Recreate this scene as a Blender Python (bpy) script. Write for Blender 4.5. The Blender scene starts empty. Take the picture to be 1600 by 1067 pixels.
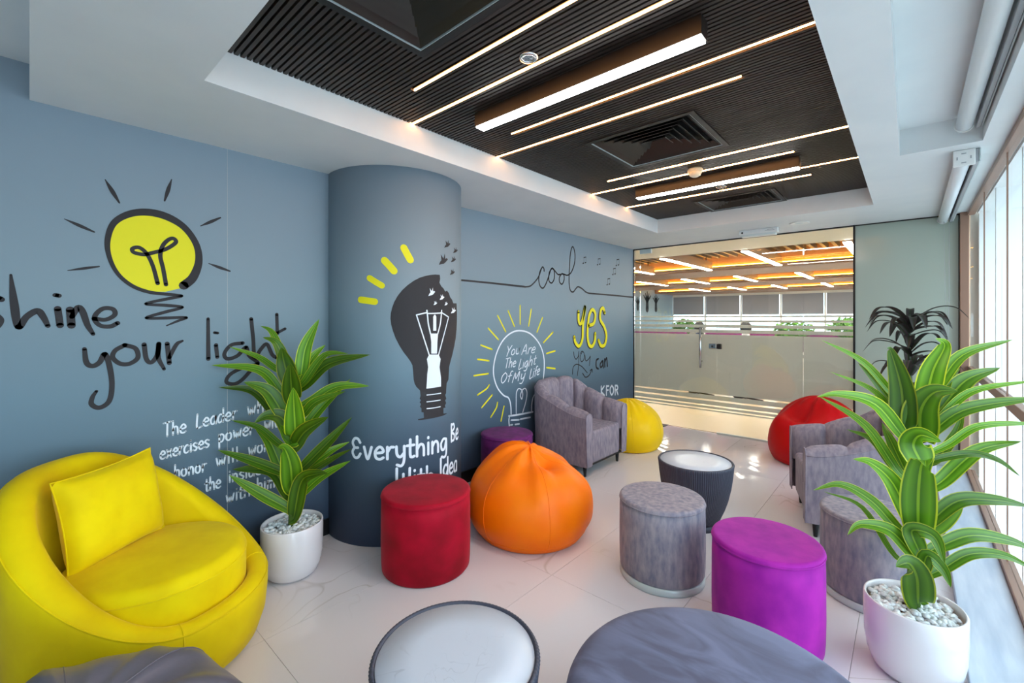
import bpy, bmesh, math, random, json
from mathutils import Vector, Matrix, noise
from mathutils.geometry import tessellate_polygon

# ------------------------------------------------------------------ camera, sky, exposure
SC = bpy.context.scene
COL = SC.collection
random.seed(7)
YAW = 0.728097
CAM_Z = 1.45
FPX = 697.08
cam_data = bpy.data.cameras.new('camera')
cam = bpy.data.objects.new('camera', cam_data)
COL.objects.link(cam)
cam.location = (0, 0, CAM_Z)
cam.rotation_euler = (math.pi / 2, 0, YAW)
cam_data.sensor_fit = 'HORIZONTAL'
cam_data.sensor_width = 36
cam_data.lens = 36 * FPX / 1600
cam_data.shift_y = -(533.5 - 496.86) / 1600
cam_data.clip_start = 0.05
SC.camera = cam

SC.view_settings.view_transform = 'Standard'
SC.view_settings.look = 'None'
SC.view_settings.gamma = 1
SC.view_settings.use_curve_mapping = False
SC.view_settings.exposure = 1.05

world = bpy.data.worlds.new('sky')
SC.world = world
world.use_nodes = True
wn = world.node_tree
wn.nodes['Background'].inputs['Color'].default_value = (0.68, 0.87, 1.0, 1)
wn.nodes['Background'].inputs['Strength'].default_value = 2.8

WX0, WX1 = -2.924, 0.40          # left wall, window plane
YB, YR = 5.87, -2.2              # glass partition, wall behind the camera
ZS, ZT = 2.42, 2.572             # soffit underside, slatted ceiling underside

# light portal for the window wall (guides the sky light through the panes)
pl = bpy.data.lights.new('window_portal', 'AREA')
pl.shape = 'RECTANGLE'; pl.size = YB + 1.5; pl.size_y = 2.3
pl.cycles.is_portal = True
plo = bpy.data.objects.new('window_portal', pl); COL.objects.link(plo)
plo.location = (0.50, (YB - 1.5) / 2, 1.22); plo.rotation_euler = (0, math.pi / 2, math.pi)
plo.rotation_euler = Matrix(((0, 0, 1), (1, 0, 0), (0, 1, 0))).to_euler()

# ------------------------------------------------------------------ materials
MATS = {}
def nodes_of(m):
    return m.node_tree.nodes, m.node_tree.links
def srgb(r, g, b):
    f = lambda c: (c / 255) / 12.92 if c <= 10 else (((c / 255) + .055) / 1.055) ** 2.4
    return (f(r), f(g), f(b), 1)
def mat(name, col, rough=.5, col2=None, scale=8, stretch=(1, 1, 1), bump=0., bscale=None, metal=0., sheen=0.,
        spec=.5, coat=0., lo=.35, hi=.65, detail=4, dist=0., emit=None, estr=0., aniso=None):
    m = bpy.data.materials.new(name); m.use_nodes = True
    N, L = nodes_of(m); p = N['Principled BSDF']
    p.inputs['Base Color'].default_value = col
    p.inputs['Roughness'].default_value = rough
    p.inputs['Metallic'].default_value = metal
    p.inputs['Specular IOR Level'].default_value = spec
    if sheen:
        p.inputs['Sheen Weight'].default_value = sheen
        p.inputs['Sheen Roughness'].default_value = .35
        p.inputs['Sheen Tint'].default_value = tuple(min(1, c * .5 + .5) for c in col[:3]) + (1,)
    if coat:
        p.inputs['Coat Weight'].default_value = coat
        p.inputs['Coat Roughness'].default_value = .05
    if emit:
        p.inputs['Emission Color'].default_value = emit
        p.inputs['Emission Strength'].default_value = estr
    if col2 or bump:
        tc = N.new('ShaderNodeTexCoord'); mp = N.new('ShaderNodeMapping')
        mp.inputs['Scale'].default_value = stretch
        L.new(tc.outputs['Object'], mp.inputs['Vector'])
    if col2:
        nt = N.new('ShaderNodeTexNoise'); nt.inputs['Scale'].default_value = scale
        nt.inputs['Detail'].default_value = detail; nt.inputs['Distortion'].default_value = dist
        L.new(mp.outputs[0], nt.inputs['Vector'])
        rp = N.new('ShaderNodeValToRGB')
        rp.color_ramp.elements[0].position = lo; rp.color_ramp.elements[0].color = col
        rp.color_ramp.elements[1].position = hi; rp.color_ramp.elements[1].color = col2
        L.new(nt.outputs['Fac'], rp.inputs['Fac'])
        L.new(rp.outputs['Color'], p.inputs['Base Color'])
    if bump:
        nb = N.new('ShaderNodeTexNoise'); nb.inputs['Scale'].default_value = bscale or scale
        nb.inputs['Detail'].default_value = 3
        L.new(mp.outputs[0], nb.inputs['Vector'])
        bp = N.new('ShaderNodeBump'); bp.inputs['Strength'].default_value = bump
        bp.inputs['Distance'].default_value = .01
        L.new(nb.outputs['Fac'], bp.inputs['Height']); L.new(bp.outputs['Normal'], p.inputs['Normal'])
    MATS[name] = m
    return m

mat('white_paint', srgb(226, 228, 228), .6, srgb(220, 223, 224), 3)
mat('black_paint', srgb(14, 13, 14), .55)
mat('slat_wood', srgb(52, 42, 37), .5, srgb(36, 29, 26), 30, (.3, 3, 3))
mat('ceiling_void', srgb(9, 8, 8), .8)
mat('dark_metal', srgb(24, 21, 20), .45)
mat('vent_metal', srgb(58, 52, 47), .4, metal=.5)
mat('pale_metal', srgb(205, 215, 215), .35, metal=.2)
mat('chrome', srgb(205, 205, 205), .18, metal=1)
mat('brown_frame', srgb(152, 118, 100), .4, metal=.35)
mat('grout', srgb(204, 196, 190), .7)
mat('ledge_stone', srgb(196, 202, 210), .45, srgb(168, 178, 192), 5, (4, .5, 1), lo=.3, hi=.7, bump=.05, bscale=40)
mat('baseboard_black', srgb(12, 12, 14), .45)
mat('ink_dark', srgb(38, 34, 37), .7)
mat('ink_white', srgb(226, 232, 240), .7)
mat('ink_yellow', srgb(232, 220, 0), .65)
mat('lamp_white', srgb(255, 255, 255), .5, emit=(1, .97, .94, 1), estr=20)
mat('led_warm', srgb(255, 255, 255), .5, emit=(1, .43, .13, 1), estr=20)
mat('led_amber', srgb(255, 255, 255), .5, emit=(1, .46, .03, 1), estr=22)
mat('office_lamp_white', srgb(255, 255, 255), .5, emit=(1, .95, .86, 1), estr=36)
mat('yellow_velvet', srgb(240, 212, 0), .75, srgb(222, 186, 0), 4, spec=.15, sheen=0.12, lo=.3, hi=.7, bump=.04, bscale=60)
mat('yellow_velvet_cushion', srgb(242, 216, 0), .75, srgb(224, 190, 0), 5, spec=.15, sheen=0.12, lo=.3, hi=.7, bump=.04, bscale=60)
mat('red_velvet', srgb(176, 0, 36), .7, srgb(138, 0, 22), 7, spec=.2, sheen=0.17, lo=.35, hi=.7, bump=.05, bscale=70)
mat('magenta_velvet', srgb(172, 34, 158), .7, srgb(148, 20, 144), 11, (1, 1, .7), spec=.2, sheen=0.16, lo=.38, hi=.68, bump=.05, bscale=80)
mat('purple_velvet', srgb(116, 26, 112), .75, srgb(88, 12, 88), 14, sheen=0.14, bump=.05, bscale=80)
mat('grey_velvet', srgb(162, 150, 156), .75, srgb(118, 115, 132), 26, (1.5, 1.5, .5), sheen=0.12, lo=.32, hi=.68, bump=.05, bscale=60)
mat('grey_velvet_chair', srgb(156, 142, 150), .75, srgb(122, 112, 127), 26, (1.5, 1.5, .5), sheen=0.12, lo=.32, hi=.68, bump=.05, bscale=60)
mat('slate_suede', srgb(88, 90, 112), .8, srgb(114, 120, 148), 3.2, (1, 2.6, 1), sheen=0.09, lo=.38, hi=.66, dist=1.2)
mat('orange_leather', srgb(255, 124, 0), .42, srgb(255, 114, 0), 5, bump=.03, bscale=90, spec=.22)
mat('yellow_leather', srgb(245, 200, 0), .42, bump=.03, bscale=90, spec=.22)
mat('red_leather', srgb(196, 2, 10), .42, bump=.03, bscale=90, spec=.22)
mat('charcoal_leather', srgb(104, 98, 108), .36, bump=.04, bscale=60, spec=.5)
mat('ceramic', srgb(226, 220, 222), .16, coat=.5)
mat('table_rib', srgb(62, 64, 78), .5)
mat('pebble', srgb(238, 238, 236), .55, srgb(212, 214, 216), 25)
mat('soil_tan', srgb(190, 150, 110), .8)
mat('stem_green', srgb(84, 116, 40), .6)
mat('dark_stem', srgb(54, 70, 52), .6)
mat('white_plastic', srgb(228, 228, 226), .4)
mat('cream_plastic', srgb(226, 214, 184), .4)
mat('blind_white', srgb(226, 230, 232), .5)
mat('grey_plastic', srgb(160, 162, 165), .4)
mat('painted_glass', srgb(168, 178, 166), .12)
mat('cabinet_black', srgb(20, 18, 18), .4)
mat('office_wood', srgb(150, 112, 84), .5, srgb(130, 96, 70), 8, (.3, 4, 4))
mat('office_white', srgb(214, 210, 200), .6)
mat('office_tan_floor', srgb(206, 184, 152), .3)
mat('blind_grey', srgb(136, 138, 148), .8)
mat('office_slat', srgb(78, 74, 74), .5)
mat('hair_dark', srgb(26, 22, 20), .6)
mat('skin', srgb(176, 128, 100), .55)
mat('shirt_blue', srgb(90, 100, 130), .8)
mat('shirt_white', srgb(200, 200, 205), .8)
mat('bush_green', srgb(92, 150, 34), .7, srgb(50, 100, 24), 30)
mat('desk_purple', srgb(120, 28, 96), .7)
mat('ground_haze', srgb(160, 160, 158), .9)
mat('facade_white', srgb(244, 244, 242), .7)

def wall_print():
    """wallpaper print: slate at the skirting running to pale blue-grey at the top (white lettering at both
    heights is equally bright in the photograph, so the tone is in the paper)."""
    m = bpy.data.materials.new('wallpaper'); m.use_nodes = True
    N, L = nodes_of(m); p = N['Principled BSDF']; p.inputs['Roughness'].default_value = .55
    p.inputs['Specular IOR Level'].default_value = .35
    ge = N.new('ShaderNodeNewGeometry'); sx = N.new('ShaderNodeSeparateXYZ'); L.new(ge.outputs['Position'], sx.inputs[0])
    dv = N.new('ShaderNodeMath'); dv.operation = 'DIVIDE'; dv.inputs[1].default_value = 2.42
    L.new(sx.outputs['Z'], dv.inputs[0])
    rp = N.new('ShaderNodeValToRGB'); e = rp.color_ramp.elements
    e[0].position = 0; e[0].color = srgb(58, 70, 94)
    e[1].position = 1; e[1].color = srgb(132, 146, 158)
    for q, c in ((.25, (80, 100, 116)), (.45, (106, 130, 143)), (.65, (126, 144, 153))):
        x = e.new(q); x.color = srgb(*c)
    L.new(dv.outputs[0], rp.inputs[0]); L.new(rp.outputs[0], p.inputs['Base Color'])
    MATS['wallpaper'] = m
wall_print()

def marble(name, base, vein, scale, rough, rnd):
    m = bpy.data.materials.new(name); m.use_nodes = True
    N, L = nodes_of(m); p = N['Principled BSDF']; p.inputs['Roughness'].default_value = rough
    tc = N.new('ShaderNodeTexCoord'); oi = N.new('ShaderNodeObjectInfo')
    ad = N.new('ShaderNodeVectorMath'); ad.operation = 'ADD'
    sc = N.new('ShaderNodeVectorMath'); sc.operation = 'SCALE'; sc.inputs['Scale'].default_value = 9 * rnd
    cb = N.new('ShaderNodeCombineXYZ')
    for i in range(3): L.new(oi.outputs['Random'], cb.inputs[i])
    L.new(cb.outputs[0], sc.inputs[0]); L.new(tc.outputs['Object'], ad.inputs[0]); L.new(sc.outputs[0], ad.inputs[1])
    n1 = N.new('ShaderNodeTexNoise'); n1.inputs['Scale'].default_value = scale; n1.inputs['Detail'].default_value = 2.5
    n1.inputs['Distortion'].default_value = 1.3; L.new(ad.outputs[0], n1.inputs['Vector'])
    ab = N.new('ShaderNodeMath'); ab.operation = 'SUBTRACT'; ab.inputs[1].default_value = .5; L.new(n1.outputs['Fac'], ab.inputs[0])
    a2 = N.new('ShaderNodeMath'); a2.operation = 'ABSOLUTE'; L.new(ab.outputs[0], a2.inputs[0])
    rp = N.new('ShaderNodeValToRGB'); e = rp.color_ramp.elements
    e[0].position = 0; e[0].color = (1, 1, 1, 1); e[1].position = .008; e[1].color = (0, 0, 0, 1)
    L.new(a2.outputs[0], rp.inputs[0])
    n2 = N.new('ShaderNodeTexNoise'); n2.inputs['Scale'].default_value = scale * .8; L.new(ad.outputs[0], n2.inputs['Vector'])
    r2 = N.new('ShaderNodeValToRGB'); r2.color_ramp.elements[0].position = .5; r2.color_ramp.elements[1].position = .72
    L.new(n2.outputs['Fac'], r2.inputs[0])
    mu = N.new('ShaderNodeMath'); mu.operation = 'MULTIPLY'; L.new(rp.outputs[0], mu.inputs[0]); L.new(r2.outputs[0], mu.inputs[1])
    mx = N.new('ShaderNodeMix'); mx.data_type = 'RGBA'
    mx.inputs[6].default_value = base; mx.inputs[7].default_value = vein
    L.new(mu.outputs[0], mx.inputs[0]); L.new(mx.outputs[2], p.inputs['Base Color'])
    MATS[name] = m
marble('floor_marble', srgb(226, 219, 220), srgb(186, 174, 166), 1.1, .10, 1)
marble('table_marble', srgb(200, 205, 216), srgb(172, 177, 188), 7, .35, 1)

def glass(name, tint, refl=1.0, cap=1.0):
    m = bpy.data.materials.new(name); m.use_nodes = True
    N, L = nodes_of(m); N.remove(N['Principled BSDF'])
    t = N.new('ShaderNodeBsdfTransparent'); t.inputs[0].default_value = tint
    g = N.new('ShaderNodeBsdfGlossy'); g.inputs['Roughness'].default_value = .02
    g.inputs['Color'].default_value = (refl, refl, refl, 1)
    fr = N.new('ShaderNodeFresnel'); fr.inputs['IOR'].default_value = 1.45
    mn = N.new('ShaderNodeMath'); mn.operation = 'MINIMUM'; mn.inputs[1].default_value = cap; L.new(fr.outputs[0], mn.inputs[0])
    mx = N.new('ShaderNodeMixShader'); L.new(mn.outputs[0], mx.inputs[0]); L.new(t.outputs[0], mx.inputs[1]); L.new(g.outputs[0], mx.inputs[2])
    L.new(mx.outputs[0], N['Material Output'].inputs['Surface']); MATS[name] = m
glass('clear_glass', (.97, .98, .95, 1))
glass('window_glass', (.97, .99, 1, 1), 1, .06)
def film():
    m = bpy.data.materials.new('frosted_film'); m.use_nodes = True
    N, L = nodes_of(m); N.remove(N['Principled BSDF'])
    d = N.new('ShaderNodeBsdfDiffuse'); d.inputs[0].default_value = srgb(232, 228, 212)
    t = N.new('ShaderNodeBsdfTranslucent'); t.inputs[0].default_value = srgb(232, 236, 240)
    a = N.new('ShaderNodeMixShader'); a.inputs[0].default_value = .5
    L.new(d.outputs[0], a.inputs[1]); L.new(t.outputs[0], a.inputs[2])
    g = N.new('ShaderNodeBsdfGlossy'); g.inputs['Roughness'].default_value = .12
    fr = N.new('ShaderNodeFresnel'); fr.inputs['IOR'].default_value = 1.4
    mx = N.new('ShaderNodeMixShader'); L.new(fr.outputs[0], mx.inputs[0]); L.new(a.outputs[0], mx.inputs[1]); L.new(g.outputs[0], mx.inputs[2])
    L.new(mx.outputs[0], N['Material Output'].inputs['Surface']); MATS['frosted_film'] = m
film()
def leaf_mat(name, g1, g2, edge, mid):
    m = bpy.data.materials.new(name); m.use_nodes = True
    N, L = nodes_of(m); p = N['Principled BSDF']; p.inputs['Roughness'].default_value = .38
    uv = N.new('ShaderNodeUVMap'); sx = N.new('ShaderNodeSeparateXYZ'); L.new(uv.outputs[0], sx.inputs[0])
    s = N.new('ShaderNodeMath'); s.operation = 'SUBTRACT'; s.inputs[1].default_value = .5; L.new(sx.outputs['X'], s.inputs[0])
    a = N.new('ShaderNodeMath'); a.operation = 'ABSOLUTE'; L.new(s.outputs[0], a.inputs[0])
    rp = N.new('ShaderNodeValToRGB'); e = rp.color_ramp.elements
    e[0].position = 0; e[0].color = mid; e[1].position = .5; e[1].color = edge
    for q, c in ((.03, mid), (.05, g1), (.3, g2), (.44, g1), (.462, edge)):
        x = e.new(q); x.color = c
    L.new(a.outputs[0], rp.inputs[0])
    oi = N.new('ShaderNodeObjectInfo'); hs = N.new('ShaderNodeHueSaturation'); mr = N.new('ShaderNodeMapRange')
    mr.inputs['To Min'].default_value = .38; mr.inputs['To Max'].default_value = 1.2
    L.new(oi.outputs['Random'], mr.inputs['Value']); L.new(mr.outputs[0], hs.inputs['Value']); L.new(rp.outputs[0], hs.inputs['Color'])
    L.new(hs.outputs[0], p.inputs['Base Color'])
    tr = N.new('ShaderNodeBsdfTranslucent'); L.new(hs.outputs[0], tr.inputs[0])
    mx = N.new('ShaderNodeMixShader'); mx.inputs[0].default_value = .32
    L.new(p.outputs[0], mx.inputs[1]); L.new(tr.outputs[0], mx.inputs[2]); L.new(mx.outputs[0], N['Material Output'].inputs['Surface'])
    MATS[name] = m
leaf_mat('leaf_green', srgb(72, 122, 18), srgb(116, 170, 34), srgb(210, 220, 50), srgb(150, 190, 44))
leaf_mat('leaf_dark', srgb(60, 72, 50), srgb(84, 62, 72), srgb(58, 50, 44), srgb(60, 70, 46))

# ------------------------------------------------------------------ mesh helpers
def link(name, me, m, parent=None):
    o = bpy.data.objects.new(name, me); COL.objects.link(o)
    if m and not me.materials: me.materials.append(MATS[m])
    if parent: o.parent = parent
    return o
def from_py(name, v, f, m, parent=None, smooth=False, uvs=None):
    me = bpy.data.meshes.new(name); me.from_pydata([tuple(x) for x in v], [], f)
    if smooth: me.polygons.foreach_set('use_smooth', [True] * len(me.polygons))
    if uvs:
        ul = me.uv_layers.new(name='UVMap')
        for lp in me.loops: ul.data[lp.index].uv = uvs[lp.vertex_index]
    me.update()
    return link(name, me, m, parent)
def from_bm(name, bm, m, parent=None, smooth=False):
    me = bpy.data.meshes.new(name); bm.normal_update(); bm.to_mesh(me); bm.free()
    if smooth: me.polygons.foreach_set('use_smooth', [True] * len(me.polygons))
    return link(name, me, m, parent)
def add_box(bm, x0, x1, y0, y1, z0, z1, M=None):
    vs = [bm.verts.new((x, y, z)) for z in (z0, z1) for x, y in ((x0, y0), (x1, y0), (x1, y1), (x0, y1))]
    for q in ((3, 2, 1, 0), (4, 5, 6, 7), (0, 1, 5, 4), (1, 2, 6, 5), (2, 3, 7, 6), (3, 0, 4, 7)):
        bm.faces.new([vs[i] for i in q])
    if M is not None:
        for v in vs: v.co = M @ v.co
    return vs
def box(name, x0, x1, y0, y1, z0, z1, m, parent=None, bev=0., seg=2, smooth=False):
    bm = bmesh.new(); add_box(bm, x0, x1, y0, y1, z0, z1)
    if bev: bmesh.ops.bevel(bm, geom=bm.edges[:], offset=bev, segments=seg, profile=.5, affect='EDGES')
    return from_bm(name, bm, m, parent, smooth)
def boxes(name, L, m, parent=None):
    bm = bmesh.new()
    for b in L: add_box(bm, *b)
    return from_bm(name, bm, m, parent)
def prism(name, pts, z0, z1, m, parent=None):
    bm = bmesh.new(); n = len(pts)
    a = [bm.verts.new((x, y, z0)) for x, y in pts]; b = [bm.verts.new((x, y, z1)) for x, y in pts]
    bm.faces.new(a[::-1]); bm.faces.new(b)
    for i in range(n): bm.faces.new((a[i], a[(i + 1) % n], b[(i + 1) % n], b[i]))
    return from_bm(name, bm, m, parent)
def lathe_data(prof, seg=48, cx=0, cy=0, capb=True, capt=True):
    v = []; f = []
    for r, z in prof:
        for i in range(seg):
            a = 2 * math.pi * i / seg; v.append((cx + r * math.cos(a), cy + r * math.sin(a), z))
    for j in range(len(prof) - 1):
        for i in range(seg):
            k = (i + 1) % seg; f.append((j * seg + i, j * seg + k, (j + 1) * seg + k, (j + 1) * seg + i))
    if capb: f.append(tuple(range(seg - 1, -1, -1)))
    if capt: f.append(tuple(range((len(prof) - 1) * seg, len(prof) * seg)))
    return v, f
def lathe(name, prof, m, parent=None, seg=48, cx=0, cy=0, smooth=True, capb=True, capt=True):
    v, f = lathe_data(prof, seg, cx, cy, capb, capt)
    return from_py(name, v, f, m, parent, smooth)
def round_prof(r, z0, z1, rb=.02, rt=.03, n=5, dome=0.):
    P = []
    for i in range(n + 1):
        a = math.pi / 2 * i / n; P.append((r - rb + rb * math.sin(a), z0 + rb - rb * math.cos(a)))
    for i in range(n + 1):
        a = math.pi / 2 * i / n; P.append((r - rt + rt * math.cos(a), z1 - rt + rt * math.sin(a)))
    for q in (.8, .55, .3, .08): P.append(((r - rt) * q, z1 + dome * (1 - q * q)))
    return P
def tube(name, pts, r, m, parent=None, seg=8, closed=False):
    v, f = tube_data(pts, r, seg, closed)
    return from_py(name, v, f, m, parent, True)
def tube_data(pts, r, seg=8, closed=False):
    P = [Vector(p) for p in pts]; n = len(P); v = []; f = []
    rs = r if isinstance(r, (list, tuple)) else [r] * n
    up = None
    for i in range(n):
        t = (P[(i + 1) % n] - P[i - 1]) if closed else (P[min(i + 1, n - 1)] - P[max(i - 1, 0)])
        t = t.normalized() if t.length > 1e-9 else Vector((0, 0, 1))
        if up is None:
            up = t.orthogonal().normalized()
        up = (up - t * up.dot(t)); up = up.normalized() if up.length > 1e-6 else t.orthogonal().normalized()
        s = t.cross(up)
        for k in range(seg):
            a = 2 * math.pi * k / seg; v.append(P[i] + (up * math.cos(a) + s * math.sin(a)) * rs[i])
    m_ = n if closed else n - 1
    for i in range(m_):
        j = (i + 1) % n
        for k in range(seg):
            l = (k + 1) % seg; f.append((i * seg + k, i * seg + l, j * seg + l, j * seg + k))
    if not closed:
        f.append(tuple(range(seg - 1, -1, -1))); f.append(tuple(range((n - 1) * seg, n * seg)))
    return v, f
def grid_faces(nu, nv, closed_u=False):
    f = []
    for i in range(nu if closed_u else nu - 1):
        j = (i + 1) % nu
        for k in range(nv - 1): f.append((i * nv + k, j * nv + k, j * nv + k + 1, i * nv + k + 1))
    return f
def catmull(P, n=6):
    P = [Vector(p) for p in P]
    if len(P) < 3: return P
    Q = [P[0] * 2 - P[1]] + P + [P[-1] * 2 - P[-2]]; out = []
    for i in range(1, len(Q) - 2):
        a, b, c, d = Q[i - 1:i + 3]
        for k in range(n):
            t = k / n
            out.append(.5 * ((2 * b) + (c - a) * t + (2 * a - 5 * b + 4 * c - d) * t * t + (3 * b - a - 3 * c + d) * t ** 3))
    out.append(P[-1]); return out
def thing(name, label, cat, loc=(0, 0, 0), rz=0., group=None, kind=None):
    o = bpy.data.objects.new(name, None); COL.objects.link(o); o.location = loc; o.rotation_euler = (0, 0, rz)
    o.empty_display_size = .1
    return tag(o, label, cat, group, kind)
def tag(o, label=None, cat=None, group=None, kind=None):
    if label: o['label'] = label
    if cat: o['category'] = cat
    if group: o['group'] = group
    if kind: o['kind'] = kind
    return o
def struct(o, label=None):
    return tag(o, label, None, None, 'structure')
def copy_tree(o, parent=None):
    c = o.copy(); COL.objects.link(c); c.parent = parent
    for ch in o.children: copy_tree(ch, c)
    return c
def part_label(o, s):
    o['label'] = s; return o
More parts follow.
